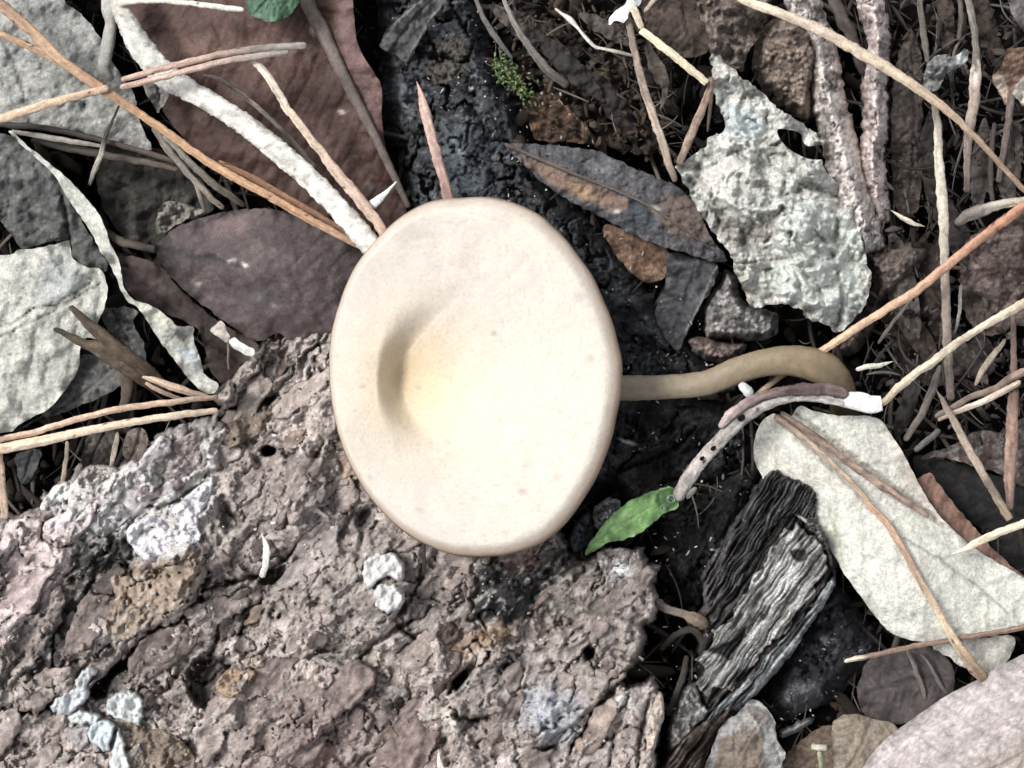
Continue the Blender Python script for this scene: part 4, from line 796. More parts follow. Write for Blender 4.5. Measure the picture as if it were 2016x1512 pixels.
leafthing('dark maroon leaf edge in shade below the oval brown leaf', [(235, 505), (310, 520), (360, 575), (440, 640), (500, 670), (520, 720), (470, 760), (420, 740), (390, 650), (330, 620), (270, 590), (240, 550)], [(260, 540, -1.6), (400, 660, -1.5), (480, 740, -1.4), (330, 540, -1.5)],
    C(72, 54, 50), M_leafd, seed=48, mot=(.2, 40, C(92, 70, 64), .6), h=5)
leafthing('large chestnut brown leaf under the white stalk', [(150, -120), (300, -140), (690, -140), (694, -20), (698, 40), (704, 85), (720, 118), (742, 152), (752, 172), (753, 250), (770, 330), (800, 420), (760, 450), (690, 440), (620, 430), (560, 398), (500, 372), (430, 330), (380, 290), (335, 240), (318, 205), (330, 160), (300, 90), (240, 20)],
    [(330, 0, -1.0), (600, 0, -.95), (640, 60, -.85), (690, 60, -.75), (740, 200, -.9), (450, 100, -.85), (350, 220, -1.2), (620, 400, -1.35), (780, 400, -1.5), (560, 250, -1.0), (690, 200, -1.0)], C(92, 58, 46), M_leafd, seed=49, mot=(.24, 60, C(68, 43, 35), .7), wr=(.10, 110), h=4.5, rag=1,
    mid=[(585, -80), (604, 0), (640, 72), (672, 140), (705, 205), (740, 272), (775, 345), (805, 410)], midr=17, midc=C(122, 106, 96), midz=.06,
    feats=[('poly', [(300, 70), (430, 60), (520, 50), (600, 60), (600, 100), (500, 110), (380, 130), (330, 150)], 40, .03, C(140, 102, 88), .5, 30), ('blob', 616, 62, 5, 9, 20, .02, C(225, 200, 180), .8, 3), ('blob', 672, 220, 8, 4, -30, .02, C(225, 205, 190), .85, 3), ('line', [(470, -10), (472, 40), (480, 90)], 3, 0, C(80, 50, 44), .5), ('blob', 730, 368, 12, 6, -40, .02, C(120, 120, 122), .6, 3), ('poly', [(700, 0), (745, 150), (752, 250), (700, 160), (660, 40)], 14, 0, C(140, 104, 100), .6, 10)])
leafthing('dusky brown leaf lying in the dark gap above the oval leaf', [(200, 290), (340, 300), (400, 360), (420, 412), (360, 440), (310, 480), (250, 470), (215, 430), (190, 360)], [(220, 300, -1.5), (400, 400, -1.5), (260, 450, -1.7)], C(70, 68, 62), seed=50, mot=(.3, 34, C(96, 92, 84), .5), wr=(.12, 40), h=5)
leafthing('torn pale leaf crumb in front of the oval leaf stalk', [(318, 402), (352, 398), (388, 410), (402, 418), (372, 430), (340, 448), (318, 462), (306, 450)], [(320, 410, -.95), (400, 418, -.9), (315, 455, -1.2)], C(160, 152, 140), seed=51, mot=(.3, 16, C(110, 102, 92), .6), wr=(.12, 18), h=3)
leafthing('little grey leaf scrap at the foot of the white stalk fork', [(280, 158), (330, 150), (330, 190), (312, 222), (300, 205)], [(290, 165, -.5), (325, 160, -.5), (312, 215, -.7)], C(140, 134, 128), seed=52, wr=(.05, 20), h=3)
leafthing('translucent dark leaf standing beside the charred log', [(748, 92), (760, 62), (790, 30), (820, 5), (850, -18), (880, -12), (870, 12), (848, 40), (838, 62), (820, 92), (802, 122), (778, 108)], [(750, 90, -1.1), (860, -10, -.9), (800, 120, -1.2), (800, 40, -.85)], C(84, 84, 84), M_leafd, seed=53, mot=(.3, 24, C(56, 56, 56), .6), wr=(.06, 30), h=3.5,
    feats=[('line', [(752, 84), (790, 34), (850, -14)], 2, .04, C(150, 150, 150), .6), ('line', [(800, 118), (832, 66), (850, 34), (872, 8)], 2, .04, C(150, 150, 148), .6)])
# green things
leafthing('round glossy green leaf peeking in at the top edge', [(485, -70), (480, -30), (484, 5), (494, 28), (515, 40), (545, 42), (566, 32), (584, 12), (592, -10), (590, -70)], [(485, 0, -.15), (590, 0, -.15), (540, 20, .12), (540, -60, .1)], C(52, 98, 66), M_green, cat='green leaf', name='green_leaf', group=None, seed=54, mot=(.15, 30, C(90, 150, 104), .5), h=3, th=.06)
g = leafthing('narrow bright green leaf with a water drop near the bark', [(1152, 1092), (1160, 1070), (1178, 1046), (1205, 1015), (1235, 990), (1270, 972), (1300, 962), (1322, 958), (1336, 968), (1338, 990), (1330, 1004), (1310, 1008), (1292, 1024), (1262, 1048), (1232, 1062), (1200, 1068), (1172, 1084)],
    [(1155, 1090, -.55), (1200, 1040, .0), (1260, 1000, .15), (1330, 970, .05), (1325, 1004, -.05), (1240, 1060, -.15)], C(118, 172, 76), M_green, cat='green leaf', name='green_leaf', group=None, seed=55, veins=([(1155, 1088), (1200, 1040), (1260, 1005), (1330, 970)], 26, .8, -.01, C(84, 120, 58), .15), mot=(.12, 26, C(72, 108, 52), .7), h=2.6, th=.05,
    feats=[('poly', [(1298, 968), (1330, 962), (1336, 990), (1318, 1006), (1300, 1000), (1292, 984)], 6, -.06, C(52, 100, 38), .8, 4), ('line', [(1165, 1072), (1230, 1030), (1300, 985)], 2, -.02, C(80, 130, 56), .4)], wr=(.03, 30))
def blob3(name, x, y, z, r, material, col, parent=None, sq=.6):
    n, m = 16, 10; th = np.linspace(0, 2 * math.pi, n, endpoint=False); ph = np.linspace(-math.pi / 2, math.pi / 2, m)
    PH, TH = np.meshgrid(ph, th, indexing='ij'); X = x + r * np.cos(PH) * np.cos(TH); Y = y + r * np.cos(PH) * np.sin(TH); Z = z + r / 100 * sq * np.sin(PH)
    i = np.arange(m - 1)[:, None] * n; j = np.arange(n)[None]; j2 = (j + 1) % n; Q = np.stack([i + j2, i + j, i + n + j, i + n + j2], -1).reshape(-1, 4)
    return link(name, W(X.ravel(), Y.ravel(), Z.ravel()), Q, [], np.repeat(col[None], n * m, 0), material, parent)
tag(blob3('water_drop', 1320, 982, .06, 8, M_drop, C(230, 230, 230), None, .5), 'larger clear water drop on the dark tip of the narrow green leaf', 'water drop')
tag(blob3('water_drop', 1304, 999, .05, 5, M_drop, C(230, 230, 230), None, .5), 'smaller clear water drop by the lower margin of the green leaf', 'water drop')
def moss():
    rg = np.random.RandomState(5); V, T, Cc = [], [], []
    for k in range(230):
        f = rg.uniform(0, 1); cx = 978 + f * 70 + rg.normal(0, 9); cy = 125 + f * 62 + rg.normal(0, 13); z0 = -1.25 + rg.uniform(-.1, .35); a = rg.uniform(0, 6.28); L = rg.uniform(4, 12); wd = rg.uniform(1.0, 2.6)
        dx, dy = math.cos(a), math.sin(a); zt = z0 + rg.uniform(.0, .22)
        p = [(cx - dy * wd, cy + dx * wd, z0), (cx + dy * wd, cy - dx * wd, z0), (cx + dx * L * .5 + dy * wd, cy + dy * L * .5 - dx * wd, (z0 + zt) / 2 + .07), (cx + dx * L, cy + dy * L, zt), (cx + dx * L * .5 - dy * wd, cy + dy * L * .5 + dx * wd, (z0 + zt) / 2 + .07)]
        b = len(V); V += p; T += [(b, b + 1, b + 2), (b, b + 2, b + 4), (b + 4, b + 2, b + 3)]
        c_ = C(96, 138, 58) * rg.uniform(.3, 1.4) if rg.uniform() < .7 - .4 * f else C(120, 125, 55) * rg.uniform(.5, 1.2); Cc += [c_] * 5
    V = np.array(V); o = link('moss_tuft', W(V[:, 0], V[:, 1], V[:, 2]), [], T, np.array(Cc), M_green, None, False)
    tag(o, 'tiny bright green moss tuft on the side of the charred log', 'moss')
moss()
# right half
leafthing('rusty orange leaf scrap below the moss tuft', [(1038, 200), (1060, 182), (1085, 182), (1112, 205), (1140, 232), (1165, 262), (1180, 285), (1120, 280), (1060, 275), (1042, 245)], [(1040, 220, -1.3), (1085, 185, -1.1), (1165, 270, -1.4), (1080, 270, -1.5)], C(88, 66, 50), seed=56, mot=(.35, 22, C(140, 98, 66), .5), wr=(.08, 24), h=3,
    feats=[('line', [(1085, 184), (1115, 210), (1145, 245), (1168, 275)], 2.5, .04, C(160, 130, 108), .7)])
leafthing('shrivelled brown leaf mat in the dark hollow behind the thin white stem', [(1010, 20), (1090, 40), (1150, 90), (1220, 110), (1290, 120), (1310, 250), (1290, 300), (1200, 290), (1150, 240), (1080, 190), (1020, 120)], [(1030, 60, -1.7), (1280, 140, -1.8), (1290, 290, -1.7), (1150, 180, -1.4), (1200, 285, -1.6)], C(58, 50, 44), M_crin, seed=57, mot=(.45, 26, C(92, 74, 58), .6), wr=(.30, 42), cell=(20, .08, .5), h=3.5, rag=4,
    feats=[('blob', 1180, 160, 30, 14, 30, 0, C(112, 112, 62), .5, 2), ('blob', 1225, 250, 24, 18, 0, 0, C(110, 70, 46), .6, 2)])
leafthing('lance-shaped charred leaf with a rusty patch beside the cap', [(992, 282), (1012, 282), (1060, 284), (1110, 288), (1170, 296), (1215, 315), (1258, 335), (1300, 352), (1340, 372), (1372, 410), (1392, 452), (1412, 482), (1432, 512), (1405, 516), (1370, 505), (1325, 492), (1280, 476), (1235, 455), (1190, 430), (1150, 410), (1105, 385), (1060, 352), (1030, 322), (1008, 302)],
    [(992, 284, -.55), (1100, 290, -.75), (1200, 310, -.75), (1130, 342, -.35), (1260, 400, -.2), (1100, 380, -.62), (1240, 452, -.55), (1360, 400, -.5), (1425, 512, -.7), (1330, 440, -.25)], C(98, 96, 100), seed=58, mot=(.28, 30, C(68, 68, 74), .7), wr=(.05, 26), cell=(15, .025, .3), h=2.8,
    mid=[(994, 284), (1060, 312), (1130, 342), (1195, 368), (1260, 396), (1330, 440), (1400, 490)], midr=4, midc=C(110, 96, 88), midz=.05,
    feats=[('poly', [(1025, 300), (1080, 322), (1150, 352), (1210, 376), (1235, 396), (1210, 420), (1160, 400), (1105, 375), (1060, 345)], 10, 0, C(150, 118, 96), .75, 18), ('blob', 1150, 378, 26, 10, -20, .02, C(196, 160, 104), .7, 2.5), ('poly', [(1240, 390), (1285, 400), (1290, 440), (1268, 460), (1235, 440)], 8, -.02, C(74, 84, 90), .8, 8), ('poly', [(1310, 380), (1370, 400), (1400, 470), (1350, 470), (1310, 450), (1300, 410)], 14, 0, C(136, 110, 90), .6, 22), ('blob', 1215, 416, 8, 5, 0, .02, C(215, 215, 215), .8, 3), ('blob', 1290, 412, 10, 8, -30, .02, C(210, 190, 165), .8, 3), ('blob', 1185, 330, 18, 16, 0, .01, C(140, 144, 148), .7, 3)])
leafthing('orange brown leaf scrap under the lance-shaped leaf', [(1188, 445), (1240, 455), (1300, 480), (1316, 500), (1310, 545), (1290, 556), (1262, 552), (1235, 528), (1205, 492)], [(1200, 450, -1.0), (1310, 490, -.95), (1280, 550, -1.2)], C(132, 100, 76), seed=59, mot=(.25, 26, C(166, 130, 96), .5), wr=(.05, 30), h=3)
leafthing('black folded leaf blade between charred log and crumpled leaf', [(1318, 500), (1370, 508), (1412, 520), (1405, 560), (1380, 600), (1350, 660), (1330, 690), (1290, 620), (1310, 560)], [(1330, 510, -.9), (1405, 530, -.8), (1350, 650, -1.1), (1300, 610, -1.3)], C(62, 64, 68), M_leafd, seed=60, mot=(.3, 30, C(88, 90, 94), .5), wr=(.05, 30), h=3.5,
    feats=[('line', [(1412, 522), (1385, 585), (1350, 655)], 2.5, .05, C(150, 145, 138), .7)])
# the crumpled skeletal leaf
crz = [(1335, 330, -.35), (1400, 100, -.5), (1430, 180, -.15), (1480, 190, .0), (1600, 270, -.1), (1622, 288, -.25), (1460, 300, .25), (1560, 340, .15), (1400, 420, .0), (1500, 430, .45), (1600, 450, .50), (1690, 520, .0), (1640, 420, .2), (1580, 560, .30), (1500, 560, .15), (1480, 600, -.1), (1650, 652, -.3), (1700, 600, -.25)]
leafthing('big crumpled grey green leaf with torn holes and crinkled veins', [(1398, 92), (1412, 104), (1432, 122), (1455, 150), (1478, 165), (1500, 182), (1525, 206), (1552, 225), (1580, 244), (1605, 262), (1622, 284), (1618, 320), (1640, 352), (1662, 385), (1684, 420), (1696, 462), (1702, 500), (1714, 540), (1712, 580), (1690, 618), (1660, 648), (1646, 656), (1632, 640), (1598, 628), (1570, 608), (1548, 598), (1512, 600), (1486, 606), (1474, 596), (1460, 560), (1448, 536), (1440, 506), (1420, 478), (1392, 440), (1372, 412), (1360, 385), (1344, 352), (1330, 330), (1346, 318), (1375, 300), (1398, 272), (1420, 252), (1422, 225), (1412, 205), (1404, 165)],
    crz, C(212, 213, 205), M_crin, seed=61, mot=(.3, 34, C(140, 132, 122), .7), wr=(.32, 110), cell=(62, .40, .30), h=2.6, rag=3.5, th=.04,
    holes=[[(1530, 256), (1545, 254), (1575, 262), (1582, 280), (1592, 288), (1622, 286), (1630, 310), (1600, 314), (1575, 306), (1552, 292), (1536, 274)], [(1412, 222), (1424, 232), (1428, 250), (1418, 264), (1408, 258)], [(1436, 122), (1452, 124), (1458, 134), (1442, 134)]],
    feats=[('poly', [(1420, 190), (1450, 205), (1500, 230), (1510, 260), (1470, 280), (1438, 265), (1425, 225)], 12, 0, C(205, 220, 222), .7, 14), ('poly', [(1560, 400), (1640, 400), (1690, 470), (1700, 560), (1650, 640), (1600, 600), (1540, 590), (1520, 520)], 26, .04, C(212, 222, 212), .65, 26), ('poly', [(1380, 330), (1440, 310), (1480, 340), (1470, 390), (1420, 400)], 16, .05, C(220, 216, 208), .6, 16),
           ('poly', [(1390, 410), (1450, 400), (1520, 440), (1500, 500), (1450, 500)], 20, -.02, C(132, 124, 114), .5, 20), ('line', [(1440, 520), (1500, 512), (1560, 508)], 3, -.06, C(120, 80, 62), .7), ('line', [(1505, 478), (1530, 455), (1560, 460), (1555, 480)], 4, -.12, C(96, 78, 74), .6), ('line', [(1690, 480), (1660, 520), (1630, 560)], 3, .10, C(215, 205, 190), .7), ('line', [(1520, 360), (1580, 390), (1640, 410), (1680, 440)], 5, .12, C(225, 225, 218), .6), ('line', [(1452, 195), (1478, 212), (1500, 214)], 3, .06, C(240, 242, 240), .9), ('line', [(1376, 335), (1400, 360), (1440, 370)], 3, .08, C(235, 232, 225), .8),
           ('line', [(1345, 335), (1400, 380), (1470, 420), (1530, 470), (1580, 540)], 4, .12, C(222, 220, 210), .5), ('line', [(1440, 230), (1490, 300), (1540, 350), (1640, 400)], 5, .14, C(224, 224, 216), .5), ('line', [(1600, 450), (1640, 500), (1660, 580), (1650, 640)], 5, -.14, C(130, 124, 116), .5), ('line', [(1390, 400), (1430, 450), (1500, 470)], 5, -.14, C(120, 112, 104), .5), ('line', [(1540, 420), (1600, 480), (1690, 500)], 4, .12, C(226, 230, 222), .6), ('line', [(1486, 602), (1540, 596), (1590, 618), (1640, 646)], 6, .10, C(200, 192, 180), .6), ('line', [(1440, 506), (1462, 550), (1480, 600)], 4, .08, C(205, 190, 168), .7)])
leafthing('brown folded leaf standing behind the crumpled leaf tip', [(1262, -60), (1380, -80), (1402, 20), (1400, 90), (1372, 112), (1330, 110), (1290, 80), (1268, 40)], [(1270, 0, -.9), (1390, 20, -.5), (1340, 100, -1.0)], C(92, 78, 67), seed=62, mot=(.22, 40, C(62, 52, 45), .7), wr=(.10, 50), h=4)
leafthing('fraying grey brown leaf strip rising from the crumpled leaf', [(1368, -60), (1400, -70), (1440, -60), (1500, -60), (1520, 0), (1500, 60), (1470, 110), (1462, 140), (1440, 130), (1420, 110), (1396, 96), (1392, 60), (1375, 20)], [(1380, 0, -.4), (1500, 0, -.6), (1455, 130, -.4), (1440, 40, -.1)], C(130, 116, 105), M_crin, seed=63, mot=(.4, 30, C(80, 68, 60), .7), wr=(.26, 40), cell=(36, .22, .4), h=3, rag=3)
leafthing('narrow pointed brown leaf standing upright among the straws', [(1793, 58), (1806, 80), (1814, 120), (1816, 200), (1816, 300), (1812, 400), (1790, 425), (1765, 410), (1756, 340), (1754, 240), (1762, 140), (1776, 90)], [(1793, 60, -.9), (1815, 200, -1.2), (1785, 250, -.85), (1760, 300, -1.3), (1790, 420, -1.6)], C(96, 84, 76), seed=64, mot=(.3, 34, C(70, 62, 58), .6), wr=(.06, 30), cell=(14, .03, .25), h=3)
leafthing('silvery dry scrap on the thin straws near the top', [(1818, 175), (1822, 135), (1840, 112), (1862, 108), (1880, 112), (1900, 96), (1908, 104), (1902, 122), (1885, 136), (1862, 146), (1850, 172), (1832, 182)], [(1820, 170, -.5), (1850, 115, -.2), (1905, 100, -.1), (1850, 165, -.4)], C(150, 152, 150), seed=65, mot=(.25, 16, C(105, 104, 102), .7), wr=(.12, 20), h=2.6,
    feats=[('poly', [(1882, 105), (1908, 98), (1905, 118), (1885, 125)], 5, 0, C(220, 230, 230), .8, 4)])
leafthing('folded orange brown leaf with a cream tip at the picture edge', [(1952, 152), (1970, 135), (1980, 105), (1990, 95), (2060, 100), (2060, 200), (2016, 210), (1998, 190), (1984, 207), (1968, 185)], [(1955, 152, -.5), (1985, 200, -.7), (1980, 130, -.2), (2050, 150, -.6)], C(146, 112, 92), seed=66, mot=(.2, 24, C(110, 80, 64), .5), wr=(.05, 20), h=3,
    feats=[('poly', [(1954, 152), (1975, 150), (1986, 205), (1968, 185)], 4, 0, C(220, 196, 172), .85, 3), ('poly', [(2000, 165), (2060, 130), (2060, 195), (2000, 200)], 5, .02, C(235, 225, 210), .8, 4)])
leafthing('grey leaf corner at the top right of the picture', [(1975, -60), (1982, -10), (1995, 30), (2020, 65), (2080, 90), (2080, -60)], [(1980, 0, -.3), (2040, 60, -.5), (2060, -20, -.1)], C(134, 126, 122), seed=67, mot=(.25, 30, C(100, 92, 90), .6), wr=(.08, 30), h=4)
leafthing('papery brown leaf behind the orange needle at the picture edge', [(1900, 480), (1950, 440), (2010, 420), (2100, 430), (2100, 640), (2010, 640), (1960, 660), (1920, 650), (1895, 600), (1890, 540)], [(1910, 500, -1.1), (2050, 450, -.8), (1950, 640, -1.3), (2080, 620, -1.0)], C(104, 88, 82), M_crin, seed=68, mot=(.3, 34, C(136, 118, 110), .5), wr=(.16, 36), cell=(26, .06, .25), h=3.5, rag=3)
leafthing('dull brown leaf under the slanting straws', [(1780, 480), (1860, 500), (1870, 640), (1940, 660), (1960, 720), (1930, 745), (1880, 740), (1850, 760), (1790, 740), (1740, 640), (1745, 540)], [(1800, 520, -1.7), (1940, 680, -1.4), (1780, 720, -1.8), (1860, 620, -1.5)], C(70, 58, 54), seed=69, mot=(.3, 44, C(64, 54, 50), .7), wr=(.14, 50), h=4.5)
leafthing('torn leaf piece with a pale rim below the slanting straws', [(1812, 905), (1830, 890), (1870, 880), (1920, 850), (1970, 850), (2030, 830), (2090, 850), (2090, 960), (2020, 960), (1960, 930), (1915, 918), (1880, 905), (1845, 900)], [(1820, 900, -1.3), (1950, 860, -1.1), (2050, 940, -1.1), (1900, 910, -1.2)], C(96, 80, 75), seed=70, mot=(.3, 30, C(150, 150, 150), .5), wr=(.08, 30), h=3.5)
leafthing('very dark leaf in the hollow beside the pale leaf', [(1800, 900), (1860, 905), (1960, 935), (2090, 970), (2090, 1120), (1990, 1120), (1930, 1040), (1860, 1000), (1815, 960)], [(1830, 920, -1.8), (2050, 1000, -1.5), (1950, 1040, -1.9)], C(46, 44, 44), seed=71, mot=(.3, 50, C(38, 36, 36), .6), wr=(.08, 60), h=5)
leafthing('reddish brown leaf under the edge of the pale leaf', [(1828, 930), (1852, 958), (1885, 1000), (1920, 1040), (1960, 1085), (2010, 1130), (2080, 1180), (2080, 1230), (2016, 1200), (1950, 1150), (1880, 1090), (1840, 1040), (1800, 960)], [(1835, 945, -.75), (1950, 1090, -.5), (2060, 1200, -.5), (1850, 1050, -.6)], C(150, 112, 94), seed=72, mot=(.2, 34, C(112, 78, 64), .6), wr=(.05, 40), h=3.5)
leafthing('big pale green grey leaf folded along its middle', [(1572, 800), (1600, 808), (1650, 818), (1700, 818), (1732, 826), (1752, 852), (1778, 892), (1798, 930), (1822, 975), (1850, 1015), (1895, 1060), (1935, 1090), (1990, 1122), (2040, 1150), (2100, 1180), (2100, 1250), (2016, 1232), (1960, 1242), (1905, 1256), (1850, 1262), (1800, 1262), (1755, 1246), (1722, 1212), (1692, 1170), (1662, 1130), (1640, 1090), (1600, 1040), (1560, 1010), (1520, 970), (1496, 930), (1484, 900), (1486, 862), (1500, 830), (1525, 815), (1545, 840)],
    [(1575, 805, -.25), (1730, 830, -.35), (1500, 880, -.7), (1540, 960, -.6), (1640, 900, -.10), (1740, 1010, -.02), (1840, 1080, .1), (1820, 960, -.35), (1930, 1090, -.2), (1700, 1120, -.15), (1760, 1240, -.35), (1900, 1250, -.2), (1820, 1160, .15), (2050, 1200, -.1), (1640, 1080, -.4)], C(226, 224, 209), seed=73, mot=(.09, 36, C(194, 195, 182), .6), wr=(.045, 80), h=3, th=.05, rag=.8,
    veins=([(1530, 820), (1640, 920), (1760, 1020), (1900, 1130), (2050, 1220)], 74, .9, .02, C(180, 178, 160), .45),
    feats=[('line', [(1560, 810), (1640, 870), (1740, 945), (1800, 985), (1860, 1040)], 5, -.12, C(150, 134, 116), .55), ('line', [(1530, 825), (1600, 890), (1680, 960), (1720, 1010)], 4, -.06, C(150, 136, 116), .6), ('line', [(1780, 1060), (1850, 1100), (1920, 1150), (1990, 1210)], 2.5, -.05, C(150, 140, 122), .6), ('line', [(1630, 990), (1650, 1060), (1660, 1110)], 3, -.04, C(176, 178, 150), .5), ('blob', 1800, 1210, 7, 6, 0, 0, C(120, 116, 112), .6, 3), ('blob', 1690, 1185, 10, 8, 0, 0, C(120, 92, 74), .6, 3), ('blob', 1900, 1120, 30, 20, 30, 0, C(186, 186, 178), .5, 2), ('blob', 1636, 1040, 6, 6, 0, .02, C(232, 232, 180), .8, 3),
           ('poly', [(1752, 852), (1790, 915), (1830, 975), (1850, 1015), (1830, 1010), (1780, 950)], 14, 0, C(196, 170, 150), .4, 10), ('poly', [(1970, 1240), (2100, 1210), (2100, 1250), (2016, 1232)], 16, 0, C(150, 112, 90), .6, 10)])
leafthing('small pale leaf tip under the big pale leaf', [(1835, 1272), (1880, 1262), (1940, 1255), (1985, 1250), (2000, 1262), (1990, 1290), (1968, 1318), (1940, 1332), (1905, 1318), (1870, 1296)], [(1840, 1272, -.7), (1990, 1260, -.6), (1930, 1325, -.7)], C(214, 210, 196), seed=74, mot=(.12, 30, C(182, 178, 166), .6), wr=(.03, 30), h=3, veins=([(1850, 1270), (1960, 1300)], 40, .6, .01, C(170, 166, 150), .4))
leafthing('dim purplish brown leaf in the gap above the smooth grey leaf', [(1720, 1290), (1800, 1270), (1860, 1290), (1880, 1340), (1860, 1400), (1800, 1420), (1740, 1425), (1700, 1405), (1690, 1350)], [(1740, 1290, -1.3), (1860, 1330, -1.1), (1760, 1410, -1.2)], C(76, 66, 65), M_leafd, seed=75, mot=(.2, 40, C(70, 62, 62), .6), wr=(.05, 50), h=4.5)
leafthing('smooth mauve grey leaf filling the bottom right corner', [(1690, 1540), (1702, 1505), (1722, 1478), (1752, 1448), (1790, 1420), (1840, 1385), (1880, 1360), (1930, 1335), (1980, 1305), (2040, 1280), (2150, 1260), (2150, 1620), (1690, 1620)], [(1700, 1520, -.1), (1850, 1385, -.05), (2010, 1295, .0), (1850, 1500, .45), (2000, 1420, .6), (2100, 1500, .6)], C(184, 172, 170), M_stone, seed=76, mot=(.22, 40, C(148, 138, 136), .7), wr=(.05, 60), h=3.5, th=.06, rag=.5, curl=(-.12, 16),
    feats=[('line', [(1720, 1512), (1800, 1450), (1900, 1400), (2016, 1350)], 9, .02, C(205, 198, 198), .5), ('line', [(1800, 1530), (1900, 1460), (2016, 1400)], 7, -.02, C(150, 136, 130), .5), ('poly', [(1850, 1560), (1950, 1480), (2100, 1440), (2100, 1600)], 40, 0, C(160, 146, 128), .6, 30)])
leafthing('grey leaf with a crumbly tan middle below the charred stick', [(1392, 1540), (1400, 1480), (1420, 1430), (1450, 1405), (1478, 1378), (1495, 1382), (1515, 1400), (1526, 1425), (1530, 1455), (1545, 1482), (1540, 1500), (1530, 1540)], [(1400, 1500, -.8), (1480, 1385, -.6), (1535, 1480, -.5), (1460, 1470, -.35)], C(176, 176, 174), seed=77, mot=(.2, 30, C(130, 122, 114), .5), wr=(.10, 30), h=2.8,
    feats=[('poly', [(1410, 1480), (1450, 1440), (1490, 1440), (1505, 1480), (1490, 1530), (1420, 1530)], 10, .05, C(132, 112, 92), .85, 16), ('poly', [(1472, 1390), (1500, 1392), (1520, 1425), (1500, 1430), (1480, 1410)], 6, .03, C(128, 116, 112), .8, 6), ('line', [(1470, 1400), (1490, 1425), (1498, 1450)], 3, .04, C(200, 185, 165), .7)])
leafthing('flat tan leaf beside the smooth grey leaf', [(1645, 1540), (1640, 1480), (1638, 1430), (1652, 1412), (1680, 1405), (1720, 1415), (1765, 1430), (1745, 1460), (1715, 1490), (1700, 1540)], [(1650, 1420, -.8), (1750, 1435, -.7), (1680, 1520, -.7)], C(160, 144, 124), seed=78, mot=(.14, 40, C(132, 116, 98), .6), wr=(.06, 40), h=3.5)
leafthing('brown leaf under the little cut stub', [(1530, 1540), (1545, 1490), (1580, 1455), (1620, 1430), (1650, 1440), (1650, 1540)], [(1550, 1500, -1.3), (1640, 1440, -1.1), (1640, 1530, -1.0)], C(124, 104, 86), seed=79, mot=(.25, 30, C(92, 76, 64), .6), wr=(.06, 40), h=3.5)
leafthing('little tan leaf under the needle pair by the bark edge', [(245, 905), (242, 880), (250, 850), (268, 842), (285, 848), (292, 872), (284, 892), (262, 912)], [(250, 900, -.75), (285, 850, -.6), (285, 890, -.7)], C(150, 134, 120), seed=80, mot=(.2, 20, C(180, 168, 156), .5), wr=(.04, 20), h=3)
leafthing('dusky leaf strip under the needle pair', [(140, 960), (158, 905), (170, 862), (180, 840), (218, 836), (228, 880), (215, 930), (180, 965)], [(150, 940, -1.0), (200, 840, -1.0), (215, 920, -1.1)], C(92, 84, 78), seed=81, mot=(.2, 24, C(120, 112, 104), .4), wr=(.04, 24), h=3)
leafthing('thin dark shiny leaf in the hole below the needle pair', [(28, 900), (60, 885), (82, 890), (70, 925), (50, 955), (38, 945), (34, 920)], [(40, 900, -1.3), (80, 890, -1.2), (45, 950, -1.6)], C(84, 88, 90), M_leafd, seed=82, mot=(.3, 24, C(52, 54, 56), .5), h=3)
leafthing('narrow brown seed-like leaf hanging by the pale straw', [(1270, 62), (1285, 95), (1305, 125), (1316, 155), (1312, 195), (1300, 215), (1302, 175), (1285, 150), (1272, 110)], [(1275, 80, -.8), (1315, 160, -.7), (1305, 210, -1.0)], C(112, 98, 88), seed=83, mot=(.2, 20, C(84, 74, 66), .5), h=2.8, wr=(.03, 20))
# granular lumps
def grains(X, Y, d):
    f1, f2, cid = worley(X / 9, Y / 9, 71); return .16 * (1 - f1) * (.4 + cid) + .2 * fbm(X / 40, Y / 40, 72, 3), (.45 + 1.1 * cid + .6 * fbm(X / 30, Y / 30, 73, 3)).clip(.2, 2)
o = lump('dirt_clod', [(1480, 120), (1500, 60), (1540, 30), (1590, 40), (1620, 100), (1610, 170), (1600, 240), (1560, 225), (1520, 190), (1490, 160)], [(1540, 80, -.5), (1560, 200, -.6), (1500, 130, -.8)], C(140, 122, 108), M_bark, None, zb=-2.4, h=2.4, edge=22, relief=grains, mot=(.3, 30, C(80, 68, 60), .6), seed=84); tag(o, 'clod of coarse grey brown grains between crumpled leaf and rough roots', 'dirt clod')
o = lump('dirt_clod', [(1385, 620), (1395, 585), (1420, 555), (1428, 530), (1450, 545), (1462, 590), (1500, 606), (1530, 620), (1528, 660), (1490, 672), (1440, 670), (1390, 665)], [(1430, 600, -.5), (1500, 640, -.6)], C(150, 146, 142), M_bark, None, zb=-2.4, h=2.4, edge=16, relief=grains, mot=(.35, 24, C(86, 80, 78), .7), seed=85); tag(o, 'crumbly grey clod under the lower rim of the crumpled leaf', 'dirt clod')
o = lump('dirt_clod', [(1352, 672), (1380, 662), (1430, 672), (1470, 680), (1440, 712), (1400, 712), (1372, 700)], [(1410, 690, -.6)], C(134, 116, 108), M_bark, None, zb=-2.2, h=2.4, edge=12, relief=grains, mot=(.3, 24, C(90, 74, 66), .7), seed=86); tag(o, 'low brown crumb ridge right above the mushroom stem', 'dirt clod')
o = lump('dirt_clod', [(1690, 500), (1740, 480), (1800, 470), (1830, 500), (1790, 560), (1740, 600), (1720, 650), (1680, 700), (1640, 690), (1660, 650), (1705, 600), (1715, 550)], [(1740, 520, -.9), (1690, 660, -1.1)], C(112, 98, 90), M_bark, None, zb=-2.6, h=2.8, edge=22, relief=grains, mot=(.4, 30, C(60, 52, 48), .7), seed=87); tag(o, 'brown earthy clod behind the crumpled leaf and the orange needle', 'dirt clod')
